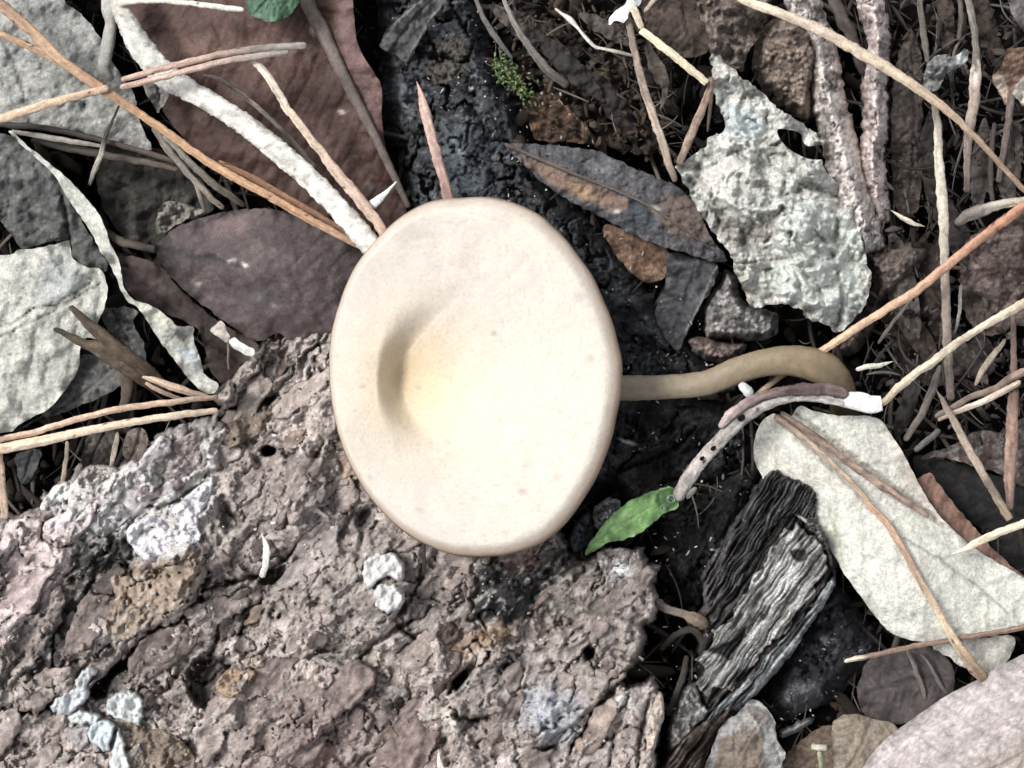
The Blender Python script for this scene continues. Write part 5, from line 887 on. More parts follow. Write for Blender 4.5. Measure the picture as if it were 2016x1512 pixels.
# rough roots
def root_part(lb, pts, r, seed, c1, c2):
    F = catmull([(p[0], p[1], p[2] * 100, w) for p, w in zip(pts, r)], 16); tg = np.gradient(F[:, :2], axis=0); tg /= np.hypot(*tg.T)[:, None]; nn = np.stack([-tg[:, 1], tg[:, 0]], 1)
    out = np.concatenate([F[:, :2] + nn * F[:, 3:4], (F[:, :2] - nn * F[:, 3:4])[::-1]]); zc = [(p[0], p[1], p[2]) for p in pts] + [(pts[0][0] + 30, pts[0][1], pts[0][2]), (pts[-1][0] + 30, pts[-1][1], pts[-1][2])]
    def rel(X, Y, d):
        wx, wy = warp(X, Y, 22, 7, seed, 3); k1, c_ = cracks(X, Y, 20, seed + 1, 102, 2.8, .07); f1, f2, cid = worley(wx / 10, wy / 26, seed + 2)
        return .16 * (c_ - .5) - .14 * k1 + .12 * (cid - .5) + .10 * ridged(wx / 24, wy / 50, seed + 3, 3), (1 + .6 * (c_ - .5) + .7 * (cid - .5) - .35 * k1 + .8 * fbm(X / 9, Y / 14, seed + 4, 3)).clip(.3, 1.9)
    o = lump('root', out, zc, c1, M_bark, None, zb=-1.6, h=2.4, edge=max(r) * .85, epow=.5, relief=rel, mot=(.3, 30, c2, .6), rag=3.2, seed=seed); return tag(o, lb, 'root', 'rough roots beside the crumpled leaf')
root_part('scaly grey root touching the crumpled leaf', [(1560, -60, -.4), (1590, 30, -.15), (1618, 110, -.05), (1632, 200, 0), (1655, 290, 0), (1675, 370, -.05), (1700, 440, -.2), (1718, 500, -.5)], [31, 35, 34, 35, 37, 38, 36, 28], 101, C(226, 214, 206), C(160, 146, 138))
root_part('knobbly pinkish grey root between the scaly root and the pointed leaf', [(1700, -60, -.5), (1718, 20, -.2), (1730, 90, -.15), (1722, 170, -.15), (1726, 240, -.2), (1718, 300, -.3), (1722, 370, -.5), (1738, 440, -.9)], [27, 29, 25, 27, 29, 27, 25, 18], 102, C(226, 206, 199), C(164, 142, 134))
tag(tube('root', [(1630, -30, -.6), (1655, 30, -.7), (1680, 80, -.8), (1700, 150, -1.1)], [10, 13, 12, 8], [(0, C(96, 88, 82)), (1, C(80, 72, 66))], M_bark, None, sides=12, rn=.2, streak=.4, seed=103, wob=3), 'short grey splinter root between the two rough roots', 'root', 'rough roots beside the crumpled leaf')

# ================================================================ stalks, twigs and needles
G1, G2, G3 = C(206, 164, 122), C(226, 190, 148), C(150, 112, 84)
PK, PB, WH, GY, DK = C(204, 168, 144), C(232, 206, 172), C(240, 238, 228), C(150, 142, 130), C(84, 70, 60)
# white forked stalk
ws = thing('white_stalk', 'thick bleached white stalk with a forked top running to the cap', 'stalk', 480, 250, -.5)
tube('main_stem', [(228, -50, -.2), (236, 10, -.1), (258, 60, 0), (285, 105, .02), (325, 148, .05), (372, 178, .1), (430, 210, .15), (495, 255, .2), (560, 308, .25), (610, 352, .3), (655, 398, .35), (700, 448, .4), (745, 500, .35)], [14, 17, 22, 25, 25, 21, 20, 21, 22, 21, 21, 22, 22], [(0, C(186, 182, 170)), (.08, C(196, 188, 176)), (.2, C(214, 212, 202)), (.35, C(234, 230, 220)), (.6, C(224, 220, 208)), (.8, C(236, 232, 220)), (1, C(232, 226, 212))], M_straw, ws,
     sides=22, flat=.7, rn=.14, streak=.30, spots=.2, scol=C(160, 152, 138), ends=(0, 0), seed=111, step=4, blot=.5)
tube('side_branch', [(212, -40, -.3), (214, 10, -.2), (218, 45, -.25), (212, 90, -.35), (205, 135, -.45), (222, 158, -.6)], [11, 15, 12, 13, 12, 8], [(0, C(190, 188, 178)), (1, C(150, 146, 138))], M_straw, ws, sides=12, rn=.08, streak=.15, seed=112, blot=.2)
tube('side_branch', [(232, 6, .05), (265, 2, .12), (320, 2, .12), (370, 6, .1), (430, 14, .12), (482, 20, .05)], [9, 7, 5, 5.5, 6, 5], [(0, C(228, 214, 190)), (.5, C(232, 222, 206)), (1, C(240, 236, 226))], M_straw, ws, sides=9, rn=.18, streak=.15, seed=113, wob=2, spots=.2)
tag(tube('thorn', [(728, 408, .35), (742, 396, .4), (760, 380, .42), (781, 357, .4)], [11, 9, 5, 1], [(0, C(232, 228, 222)), (1, C(238, 240, 236))], M_straw, None, sides=8, flat=.6, ends=(1, 0), seed=114), 'tiny white thorn pointing away from the stalk end by the cap', 'thorn')
# needles, top left
def fascicle(label, parts, group='fallen pine needles on the litter'):
    a = parts[0][0]; t = thing('pine_needle_pair', label, 'pine needle', a[0][0], a[0][1], -.5, group)
    for k, (pts, r, st, kw) in enumerate(parts):
        if not isinstance(st, list): st = [(0, st), (1, st)]
        r = np.array(r, float) * .92; kw.setdefault('flat', .6); kw.setdefault('wob', 1.8); kw.setdefault('line', .35); kw.setdefault('sides', 12); tube('needle', pts, r, st, M_needle, t, **kw)
    return t
fascicle('long golden needle pair from the top left corner to the cap', [
    ([(-60, -45, .35), (0, 8, .35), (60, 60, .4), (120, 118, .45), (190, 168, .52), (260, 214, .5), (330, 262, .45), (400, 312, .4), (470, 354, .35), (540, 392, .3), (620, 438, .2), (720, 490, .05)], [14, 13, 12, 11, 11, 9, 9, 9, 9, 9, 9, 7], [(0, C(150, 112, 84)), (.2, G1), (.35, C(190, 142, 98)), (.6, C(216, 164, 108)), (.85, C(206, 152, 106)), (1, C(190, 150, 116))], dict(spots=.25, seed=121, streak=.25, groove=.2)),
    ([(430, 318, .25), (500, 352, .2), (570, 392, .15), (640, 432, .05), (712, 478, -.05)], [5, 7, 7, 7, 6], [(0, C(150, 104, 58)), (.5, C(160, 112, 72)), (1, C(150, 110, 88))], dict(spots=.2, seed=122))])
needle('thin tan needle joining the golden pair from the picture edge', [(-60, 40, .3), (0, 66, .32), (50, 88, .35), (95, 108, .38), (150, 138, .38), (205, 172, .36)], [8, 8, 8, 9, 8, 5], [(0, C(206, 170, 130)), (.4, C(186, 142, 104)), (.6, G1), (1, C(200, 150, 100))], seed=123, spots=.3)
fascicle('double needle crossing over the golden pair, blunt grey tip', [
    ([(-60, 252, .3), (0, 234, .35), (70, 212, .45), (140, 192, .55), (215, 172, .62)], [9, 10, 10, 9, 8], [(0, C(230, 196, 156)), (.6, C(224, 188, 150)), (1, C(196, 160, 128))], dict(seed=124, spots=.3)),
    ([(238, 158, .68), (300, 140, .7), (370, 122, .68), (440, 106, .62), (500, 97, .55), (560, 92, .5), (604, 90, .45)], [6, 7, 7, 7, 8, 8, 7], [(0, C(200, 160, 138)), (.4, C(212, 172, 150)), (.75, C(150, 138, 128)), (1, C(170, 160, 148))], dict(seed=125, spots=.4)),
    ([(236, 172, .66), (300, 157, .68), (370, 139, .66), (440, 121, .6), (500, 111, .55), (570, 102, .5)], [6, 7, 7, 7, 7, 6], [(0, C(206, 168, 140)), (.5, C(220, 184, 164)), (1, C(160, 150, 140))], dict(seed=126, spots=.3))])
needle('flat cream needle bending from the double needle down to the cap', [(496, 120, .4), (520, 142, .42), (545, 178, .4), (566, 214, .38), (600, 258, .36), (632, 300, .36), (668, 345, .4), (705, 390, .45), (740, 435, .5), (768, 475, .45)], [6, 9, 9, 9, 9, 10, 12, 13, 12, 10], [(0, C(240, 222, 204)), (.3, C(232, 206, 172)), (.55, C(216, 184, 158)), (.8, C(206, 172, 148)), (1, C(224, 186, 150))], seed=127, spots=.35, flat=.5)
needle('pinkish brown needle standing above the cap rim', [(820, 160, .2), (832, 200, .35), (845, 250, .5), (858, 300, .6), (872, 350, .7), (885, 398, .7)], [4, 10, 11, 11, 11, 13], [(0, C(232, 180, 156)), (.3, C(216, 178, 160)), (.7, C(190, 150, 136)), (1, C(170, 128, 112))], seed=128, spots=.3, streak=.3, ends=(2, 0))
needle('hair-thin dark needle hanging under the crossing point', [(238, 200, .1), (222, 235, 0), (208, 270, -.05), (198, 305, -.05), (186, 335, -.1), (176, 366, -.2)], [2.5, 3, 5, 6, 6, 4], [(0, C(60, 54, 48)), (.45, C(70, 60, 52)), (.65, C(196, 188, 170)), (1, C(100, 90, 78))], seed=129)
fascicle('dark and pale needle strands lying along the grey leaf', [
    ([(-40, 240, -.25), (20, 246, -.2), (90, 252, -.15), (160, 266, -.2), (230, 284, -.25), (300, 304, -.4), (356, 322, -.6)], [6, 7, 6, 6, 6, 6, 4], [(0, C(56, 48, 42)), (.6, C(66, 56, 50)), (1, C(130, 108, 92))], dict(seed=130)),
    ([(22, 258, -.25), (80, 268, -.22), (140, 278, -.25), (200, 288, -.35)], [4, 6, 6, 4], [(0, C(190, 180, 166)), (1, C(170, 160, 146))], dict(seed=131, spots=.3)),
    ([(60, 276, -.5), (140, 292, -.5), (220, 308, -.5), (300, 322, -.6), (352, 334, -.8)], [6, 9, 8, 7, 5], [(0, C(66, 60, 52)), (.6, C(90, 78, 66)), (1, C(150, 128, 108))], dict(seed=132))])
needle('grey brown needle running down to the oval leaf', [(300, 250, -.4), (322, 282, -.35), (350, 318, -.35), (380, 352, -.4), (410, 384, -.5), (440, 412, -.7)], [5, 8, 8, 7, 7, 6], [(0, C(120, 110, 100)), (.5, C(150, 138, 124)), (1, C(176, 156, 138))], seed=133, spots=.3)
needle('dull khaki needle close under the golden pair', [(322, 265, -.25), (355, 300, -.2), (395, 340, -.25), (430, 370, -.4), (462, 392, -.6), (484, 406, -.8)], [4, 7, 8, 8, 7, 4], [(0, C(150, 142, 126)), (.5, C(130, 120, 104)), (1, C(112, 102, 90))], seed=134)
needle('short forked needle stub over the dark gap', [(384, 358, -.45), (394, 385, -.5), (402, 418, -.7)], [5, 5, 3], [(0, C(160, 148, 132)), (1, C(130, 118, 104))], seed=135)
needle('slender dark brown needle beside the white stalk', [(400, 146, .0), (440, 160, -.1), (480, 188, -.2), (530, 232, -.3), (580, 282, -.4), (620, 330, -.5)], [3, 5, 5, 5, 6, 4], [(0, C(90, 80, 70)), (.4, C(150, 138, 122)), (.7, C(84, 72, 62)), (1, C(140, 126, 108))], seed=136, spots=.4, streak=.5)
# bundle of dark needle bases at the left
bd = thing('needle_bundle', 'dark brown scaly needle bundle with two blunt prongs', 'needle bundle', 250, 720, -.5)
tube('prong', [(137, 602, .15), (160, 624, .25), (190, 652, .3), (230, 688, .3), (270, 715, .2), (312, 752, 0), (336, 774, -.2)], [5, 8, 12, 17, 15, 12, 8], [(0, C(78, 68, 56)), (.4, C(96, 80, 64)), (1, C(80, 64, 50))], M_bark, bd, sides=14, rn=.18, streak=.4, seed=141, wob=2)
tube('prong', [(105, 647, .15), (135, 662, .25), (165, 676, .3), (205, 690, .3), (240, 715, .2), (282, 745, .05), (320, 768, -.2)], [4, 7, 9, 18, 18, 14, 8], [(0, C(70, 62, 52)), (.4, C(100, 84, 68)), (1, C(90, 72, 56))], M_bark, bd, sides=14, rn=.2, streak=.4, seed=142, wob=2)
tube('scale', [(236, 725, .0), (250, 750, -.1), (248, 780, -.2), (240, 808, -.35)], [12, 14, 10, 8], [(0, C(104, 90, 76)), (1, C(92, 82, 74))], M_bark, bd, sides=10, rn=.15, seed=143)
fascicle('two short tan needles leaving the dark bundle', [
    ([(278, 738, .15), (320, 754, .15), (360, 768, .1), (412, 782, -.1)], [5, 8, 8, 5], [(0, C(226, 190, 158)), (1, C(190, 158, 132))], dict(seed=144, spots=.4)),
    ([(284, 752, .1), (320, 772, .05), (362, 788, -.1)], [4, 5, 4], [(0, C(200, 170, 144)), (1, C(150, 124, 104))], dict(seed=145))])
fascicle('pale pair of parallel needles reaching the bark from the edge', [
    ([(-60, 886, .35), (0, 866, .38), (70, 850, .4), (150, 826, .4), (230, 806, .36), (320, 794, .3), (380, 786, .2), (430, 782, .05)], [7, 7, 7, 7, 7, 7, 6, 5], [(0, C(150, 120, 96)), (.3, C(226, 186, 152)), (.7, C(216, 178, 144)), (1, C(160, 136, 118))], dict(seed=146, spots=.2)),
    ([(-60, 898, .35), (0, 884, .38), (90, 866, .42), (190, 844, .42), (280, 828, .36), (360, 816, .26), (430, 808, .08)], [9, 11, 11, 9, 8, 8, 6], [(0, C(238, 206, 168)), (.5, C(240, 212, 176)), (1, C(214, 188, 160))], dict(seed=147, spots=.35))])
needle('upright pale straw beside the thin dark leaf', [(133, 868, -.5), (130, 900, -.5), (126, 930, -.6), (124, 955, -.8)], [4, 5, 5, 4], C(196, 176, 146), seed=148)
needle('upright cream straw against the little tan leaf', [(232, 850, -.45), (228, 875, -.4), (222, 905, -.5), (218, 925, -.7)], [3, 6, 5, 3], C(206, 192, 166), seed=149)
needle('short tan needle end at the very edge of the picture', [(0, 890, -.1), (2, 930, -.1), (6, 980, -.2), (10, 1024, -.3)], [6, 8, 9, 8], C(206, 174, 142), seed=150, spots=.3)
needle('slim grey needle curving up to the bark rim', [(160, 912, -.5), (148, 940, -.3), (140, 962, -.2)], [5, 6, 4], C(160, 152, 142), seed=151)
# scraps of white stick near the oval leaf
tag(leaf('twig', [(414, 652), (422, 640), (436, 631), (445, 648), (452, 664), (446, 674), (430, 664)], [(418, 650, -.15), (436, 634, .05), (448, 670, -.05), (430, 662, -.1)], C(206, 192, 180), M_straw, None, h=2.4, th=.08, rag=1.4, mot=(.2, 16, C(150, 132, 122), .5), seed=152), 'small flat bleached wood chip below the oval leaf', 'wood chip')
tag(leaf('twig', [(450, 672), (460, 664), (478, 676), (500, 690), (494, 702), (476, 694), (458, 684)], [(455, 672, -.05), (480, 684, .1), (496, 694, .0), (470, 692, -.05)], C(236, 232, 226), M_straw, None, h=2.4, th=.08, rag=1.4, mot=(.1, 16, C(200, 190, 180), .5), seed=153), 'bright bleached wood chip touching the bark edge', 'wood chip')
needle('hair-thin stalk under the bleached wood chips', [(448, 672, -.3), (449, 700, -.4), (450, 728, -.6)], [2, 2.4, 2], C(140, 122, 112), seed=154)
needle('white splinter standing in the crack of the bark', [(516, 1048, .35), (524, 1080, .5), (524, 1108, .5), (514, 1138, .3)], [2, 8, 7, 7], C(238, 232, 222), name='splinter', cat='splinter', group=None, seed=155, ends=(2, 1), flat=.5)
needle('tiny cream splinter at the bottom edge of the bark', [(862, 1474, .4), (866, 1500, .45), (874, 1530, .4)], [2, 6, 7], C(238, 226, 204), name='splinter', cat='splinter', group=None, seed=156, ends=(2, 1), flat=.6)
needle('dark thin stem stub poking from under the lower cap rim', [(833, 1060, .3), (834, 1090, .35), (836, 1130, .3)], [4, 5, 4], C(52, 42, 38), name='twig', cat='twig', group=None, seed=157)

# straws, top right
G_STR = 'dry straws and needles in the upper right litter'
def straw(label, pts, r, st, **k): return needle(label, pts, r, st, group=G_STR, name='straw', cat='straw', m=M_straw, **k)
straw('long beige straw sweeping over the two rough roots', [(1420, -30, .25), (1470, 2, .4), (1540, 28, .55), (1620, 62, .6), (1700, 108, .65), (1760, 142, .62), (1812, 178, .6), (1870, 222, .5), (1930, 280, .4), (1985, 340, .25), (2060, 420, .1)], [8, 10, 11, 12, 13, 12, 11, 9, 7, 6, 6], [(0, C(236, 212, 176)), (.25, C(214, 192, 168)), (.5, C(226, 200, 164)), (.75, C(176, 146, 114)), (1, C(160, 132, 104))], seed=161, flat=.6)
straw('short bright straw with cut ends beside the brown leaf', [(1262, 58, .1), (1300, 88, .15), (1345, 124, .15), (1391, 163, .05)], [8, 9, 9, 8], C(240, 222, 180), seed=162, ends=(0, 0), flat=.6)
straw('upper segment of the kinked bright straw', [(1246, 12, .15), (1254, 35, .15), (1263, 58, .1)], [8, 8, 7], C(220, 200, 162), seed=163)
straw('long brown grey straw falling to the crumpled leaf', [(1232, 20, -.1), (1243, 70, -.1), (1254, 120, -.1), (1268, 175, -.1), (1285, 225, -.05), (1302, 275, 0), (1318, 325, 0), (1330, 358, -.2)], [7, 8, 8, 9, 9, 9, 8, 6], [(0, C(140, 122, 106)), (.4, C(166, 146, 126)), (.7, C(196, 172, 148)), (1, C(150, 130, 114))], seed=164, streak=.35)
o = leaf('chip', [(1198, 48), (1204, 30), (1222, 14), (1240, -4), (1262, -8), (1258, 12), (1240, 24), (1228, 46), (1214, 40)], [(1200, 45, .05), (1225, 20, .12), (1258, 0, .15), (1240, 30, .08)], C(246, 245, 242), M_straw, None, h=2.5, mot=(.12, 20, C(200, 196, 190), .3), th=.06, seed=165); tag(o, 'white papery chip on top of the long brown straw', 'chip')
tag(tube('twig', [(1092, 16, -.3), (1108, 28, -.25), (1124, 40, -.2), (1140, 58, -.2), (1155, 76, -.2), (1172, 92, -.25), (1188, 96, -.25), (1215, 102, -.3), (1248, 110, -.5)], [2.5, 3.5, 6, 3, 4, 3.5, 3, 4, 2.5], [(0, C(190, 182, 168)), (.3, C(230, 224, 212)), (.6, C(220, 208, 190)), (1, C(200, 190, 172))], M_straw, None, sides=7, seed=166), 'wiry thin white stem zigzagging over the dark hollow', 'twig')
straw('slim grey stem next to the charred log, slanting', [(985, -20, -.7), (1010, 40, -.7), (1040, 90, -.8), (1080, 140, -.9), (1120, 170, -1.1)], [4, 6, 8, 10, 9], [(0, C(180, 174, 162)), (.35, C(140, 132, 122)), (1, C(96, 88, 80))], seed=167)
straw('thin dusky stem parallel to the slanting grey stem', [(930, -20, -1.0), (955, 40, -1.0), (982, 80, -1.0), (1008, 118, -1.1)], [4, 6, 6, 3], C(112, 106, 98), seed=168)
straw('short pale splinter crossing at the top of the brown leaf', [(1268, 24, -.1), (1282, 8, 0), (1300, -12, 0)], [4, 5, 5], C(196, 176, 156), seed=169)
straw('brown forked straw joining the crumpled leaf corner', [(1402, 150, -.1), (1392, 190, -.1), (1372, 240, -.1), (1350, 290, -.1), (1336, 326, -.2)], [6, 8, 9, 9, 7], [(0, C(140, 108, 88)), (.4, C(176, 146, 122)), (1, C(150, 126, 110))], seed=170, streak=.4, blot=.4)
straw('upright bleached straw between the pointed leaf and the edge', [(1838, 190, -.4), (1846, 250, -.3), (1848, 310, -.3), (1854, 380, -.25), (1858, 450, -.25), (1860, 520, -.3), (1862, 600, -.4), (1866, 690, -.5), (1872, 790, -.8)], [7, 9, 10, 12, 11, 10, 10, 10, 9], [(0, C(130, 116, 102)), (.2, C(226, 214, 190)), (.45, C(206, 196, 172)), (.6, C(170, 152, 134)), (1, C(120, 106, 96))], seed=171, streak=.2)
straw('split grey straw with a bright collar near the top edge', [(1898, -30, -.4), (1915, 40, -.35), (1922, 100, -.3), (1920, 150, -.25), (1918, 200, -.25), (1908, 260, -.3), (1904, 320, -.4), (1904, 380, -.6)], [8, 8, 8, 13, 12, 11, 8, 7], [(0, C(150, 140, 128)), (.38, C(112, 104, 96)), (.4, C(236, 220, 196)), (.5, C(190, 166, 148)), (1, C(112, 98, 90))], seed=172, streak=.4)
straw('dim upright stem left of the silvery scrap', [(1808, -30, -.8), (1815, 40, -.7), (1822, 90, -.6), (1828, 125, -.6)], [5, 7, 7, 4], C(110, 102, 92), seed=173)
straw('faint upright stem right of the silvery scrap', [(1886, -20, -.9), (1892, 30, -.8), (1888, 80, -.8)], [4, 6, 5], C(100, 90, 82), seed=174)
straw('brown grass stem below the folded orange leaf', [(1992, 180, -.6), (1985, 240, -.7), (1975, 300, -.8), (1965, 360, -1.0)], [9, 8, 7, 6], C(120, 104, 96), seed=175)
straw('crooked brown stem in the shade by the picture edge', [(1958, 240, -1.0), (1952, 300, -1.0), (1950, 350, -1.1), (1955, 400, -1.2)], [5, 6, 6, 5], C(96, 84, 78), seed=176)
straw('curved pale grass blade above the orange needle', [(1880, 442, -.5), (1905, 425, -.4), (1940, 412, -.3), (1975, 402, -.1), (2060, 388, 0)], [6, 14, 13, 10, 10], [(0, C(112, 102, 96)), (.4, C(150, 140, 130)), (.65, C(200, 184, 162)), (1, C(190, 172, 150))], seed=177, flat=.5, streak=.35)
straw('tiny cream sliver beside the foot of the rough roots', [(1754, 413, -.5), (1775, 428, -.4), (1800, 440, -.4), (1822, 446, -.5)], [2, 5, 6, 3], C(226, 210, 184), seed=178, ends=(2, 2))
straw('tiny pale sliver right of the mushroom stem bend', [(1684, 728, -.6), (1710, 722, -.5), (1735, 718, -.5), (1760, 711, -.6)], [4, 6, 5, 2], C(226, 222, 200), seed=179, ends=(1, 2))
fascicle('orange brown needle running under the mushroom stem', [
    ([(1425, 838, -.1), (1460, 806, -.25), (1500, 770, -.6), (1545, 735, -.85), (1585, 705, -.75), (1622, 688, -.3), (1680, 650, .05), (1740, 612, .2), (1800, 575, .3), (1850, 535, .35), (1905, 490, .4), (1960, 448, .4), (2060, 372, .35)], [6, 6, 6, 6, 7, 8, 9, 9, 10, 10, 10, 11, 11], [(0, C(214, 184, 146)), (.2, C(216, 182, 140)), (.45, C(232, 190, 146)), (.6, C(214, 168, 130)), (.8, C(200, 142, 104)), (1, C(186, 124, 88))], dict(seed=181, spots=.2))], group=G_STR)
straw('cream straw rising from the white twig tip to the edge', [(1736, 798, -.1), (1770, 762, 0), (1810, 730, .1), (1848, 704, .15), (1890, 672, .15), (1940, 640, .2), (1985, 614, .2), (2060, 572, .2)], [7, 9, 9, 10, 9, 8, 10, 9], [(0, C(190, 170, 132)), (.2, C(226, 210, 176)), (.5, C(206, 188, 160)), (.7, C(230, 210, 180)), (1, C(200, 176, 148))], seed=182)
fascicle('split brown straw with a pale inner strand at the edge', [
    ([(1840, 822, -.4), (1880, 800, -.3), (1915, 780, -.25), (1960, 765, -.2), (1990, 745, -.2), (2060, 712, -.1)], [6, 7, 7, 8, 9, 9], [(0, C(130, 112, 98)), (.5, C(150, 124, 108)), (1, C(160, 134, 116))], dict(seed=183, blot=.4)),
    ([(1846, 828, -.35), (1890, 808, -.25), (1940, 788, -.15), (1985, 765, -.12), (2010, 750, -.1)], [4, 6, 7, 7, 5], [(0, C(150, 132, 116)), (.5, C(226, 208, 180)), (1, C(200, 176, 150))], dict(seed=184))], group=G_STR)
straw('grey brown straw slanting down between dark gaps', [(1852, 718, -.7), (1838, 760, -.7), (1815, 815, -.8), (1780, 868, -1.0)], [5, 9, 8, 7], [(0, C(104, 96, 90)), (1, C(132, 122, 112))], seed=185)
straw('stiff tan straw pointing at the pale needle tip', [(1842, 765, -.1), (1865, 805, 0), (1895, 862, .1), (1925, 915, .15), (1960, 975, .15), (1988, 1022, .05)], [3, 7, 9, 9, 9, 9], [(0, C(110, 94, 82)), (.3, C(176, 156, 132)), (.65, C(190, 164, 140)), (.75, C(130, 112, 98)), (1, C(190, 164, 124))], seed=186, ends=(2, 0), streak=.2)
straw('reddish upright straw close to the picture edge', [(1994, 620, -.6), (1996, 700, -.4), (1995, 790, -.25), (1992, 860, -.2), (1988, 930, -.2), (1988, 1005, -.3)], [6, 7, 12, 14, 13, 7], [(0, C(120, 96, 84)), (.4, C(126, 96, 84)), (.7, C(176, 138, 116)), (1, C(150, 116, 98))], seed=187, streak=.35)
straw('cream coloured needle tip lying on the big pale leaf', [(1872, 1092, .35), (1905, 1078, .42), (1950, 1055, .5), (2000, 1036, .55), (2070, 1010, .6)], [3, 8, 9, 9, 9], C(240, 222, 184), seed=188, ends=(2, 0))
straw('thin lone straw beside the brown folded leaf below the roots', [(1892, 560, -.6), (1888, 620, -.6), (1878, 658, -.8)], [4, 4, 2.5], C(150, 144, 136), seed=189)
straw('short grey stub under the split brown straw', [(1800, 888, -.8), (1825, 868, -.7), (1850, 845, -.7)], [6, 7, 6], C(112, 104, 98), seed=190)
straw('faint brown straw in the gap above the split straw', [(1980, 668, -.7), (1955, 700, -.6), (1930, 738, -.6), (1920, 760, -.7)], [4, 7, 7, 2.5], C(176, 158, 136), seed=191)
straw('thin bent stalk lying in the shade by the orange needle', [(1795, 590, -.8), (1770, 620, -.9), (1740, 660, -1.0), (1728, 678, -1.1)], [2.5, 4, 4, 3], C(112, 106, 98), seed=192)
# over the pale leaf
fascicle('brown split needle lying across the big pale leaf', [
    ([(1524, 818, .0), (1570, 852, .1), (1625, 900, .25), (1680, 955, .3), (1712, 992, .3)], [8, 8, 7, 7, 6], [(0, C(150, 122, 104)), (.5, C(196, 172, 146)), (1, C(200, 166, 128))], dict(seed=201, blot=.3)),
    ([(1705, 988, .32), (1745, 1030, .36), (1780, 1085, .4), (1812, 1145, .4), (1845, 1200, .35), (1880, 1262, .25), (1915, 1310, .15), (1940, 1340, .0)], [6, 8, 8, 8, 8, 10, 13, 12], [(0, C(206, 160, 120)), (.4, C(190, 154, 122)), (.7, C(236, 206, 162)), (.85, C(190, 158, 122)), (1, C(150, 122, 98))], dict(seed=202, spots=.35, groove=.3)),
    ([(1716, 998, .28), (1755, 1040, .32), (1790, 1100, .34), (1830, 1180, .3)], [3, 4, 4, 3], [(0, C(110, 76, 56)), (1, C(104, 76, 58))], dict(seed=203))], group=G_STR)
fascicle('flat brown needle blade along the fold of the pale leaf', [
    ([(1536, 812, .05), (1590, 850, .2), (1650, 895, .3), (1710, 938, .32), (1765, 975, .28), (1830, 1018, .1)], [5, 9, 9, 9, 9, 6], [(0, C(120, 98, 84)), (.5, C(166, 138, 116)), (1, C(186, 156, 136))], dict(seed=204, blot=.5, streak=.4))], group=G_STR)
straw('slender brown needle with a white point under the pale leaf', [(1662, 1302, -.3), (1690, 1296, -.2), (1740, 1286, -.15), (1800, 1272, -.1), (1860, 1262, 0), (1930, 1250, .1), (1990, 1240, .15), (2070, 1222, .15)], [4, 6, 6, 6, 6, 6, 6, 6], [(0, C(236, 220, 190)), (.06, C(220, 200, 170)), (.1, C(140, 112, 92)), (1, C(150, 118, 98))], seed=205)
straw('slim upright straw in the gap above the smooth grey leaf', [(1785, 1280, -.9), (1800, 1310, -.9), (1815, 1350, -1.0), (1822, 1378, -1.1)], [3, 5, 5, 4], C(132, 118, 110), seed=206)
straw('second slim straw in the gap, nearer the small leaf tip', [(1812, 1285, -.9), (1830, 1310, -.9), (1850, 1345, -1.0), (1865, 1365, -1.1)], [2, 3.5, 4, 3], C(118, 116, 112), seed=207)
# arching twig; near-black pieces on top imitate its shaded holes
tws = thing('hollow_twig', 'arched grey white twig with dark pits above the green leaf', 'twig', 1500, 850, -.5)
tube('twig_stem', [(1332, 985, -.05), (1350, 950, .1), (1372, 918, .2), (1405, 880, .28), (1440, 845, .34), (1480, 812, .38), (1525, 790, .4), (1575, 780, .4), (1630, 785, .38), (1680, 796, .34)], [13, 14, 14, 14, 14, 12, 11, 10, 10, 10], [(0, C(150, 144, 136)), (.18, C(200, 190, 182)), (.4, C(164, 158, 150)), (.7, C(170, 162, 154)), (1, C(206, 200, 194))], M_straw, tws,
     sides=16, flat=.6, rn=.12, streak=.5, seed=211, step=4, spots=.35, blot=.3, scol=C(44, 36, 34))
tube('torn_skin', [(1416, 842, .42), (1440, 815, .5), (1480, 788, .5), (1530, 772, .5), (1590, 766, .5), (1640, 768, .48), (1670, 778, .45)], [6, 10, 9, 9, 12, 12, 9], [(0, C(196, 176, 166)), (.3, C(150, 128, 124)), (.6, C(96, 76, 76)), (1, C(120, 102, 98))], M_bark, tws, sides=12, flat=.4, rn=.22, streak=.4, seed=212)
tube('flat_tip', [(1655, 786, .36), (1690, 790, .4), (1715, 796, .4), (1736, 794, .38)], [14, 19, 18, 15], [(0, C(214, 208, 202)), (1, C(250, 250, 250))], M_straw, tws, sides=12, flat=.35, rn=.06, streak=.08, seed=213, ends=(1, 0))
for (x, y, r) in [(1459, 822, 8), (1404, 882, 6), (1382, 902, 5.5)]:
    z_ = .46 if x > 1440 else .38; tube('pit_shade', [(x - r * .9, y + r * .5, z_), (x, y + 1, z_ + .02), (x + r * .8, y - r * .7, z_)], [r * .5, r * .75, r * .4], [(0, C(26, 20, 19)), (1, C(40, 32, 30))], M_soil, tws, sides=8, flat=.5, rn=.3, step=3, seed=int(x))
tag(tube('seed', [(1458, 755, -.3), (1464, 762, -.2), (1476, 774, -.2), (1480, 780, -.3)], [7, 10, 10, 6], [(0, C(235, 235, 232)), (1, C(250, 250, 248))], M_lich, None, sides=10, rn=.2, seed=230), 'small bright white grain tucked under the mushroom stem', 'grain')
tag(tube('chip', [(1352, 982, -.5), (1362, 968, -.4), (1372, 960, -.5)], [4, 6, 3], [(0, C(206, 196, 180)), (1, C(206, 196, 180))], M_straw, None, seed=214), 'tiny pale chip in the dark beside the green leaf base', 'chip')
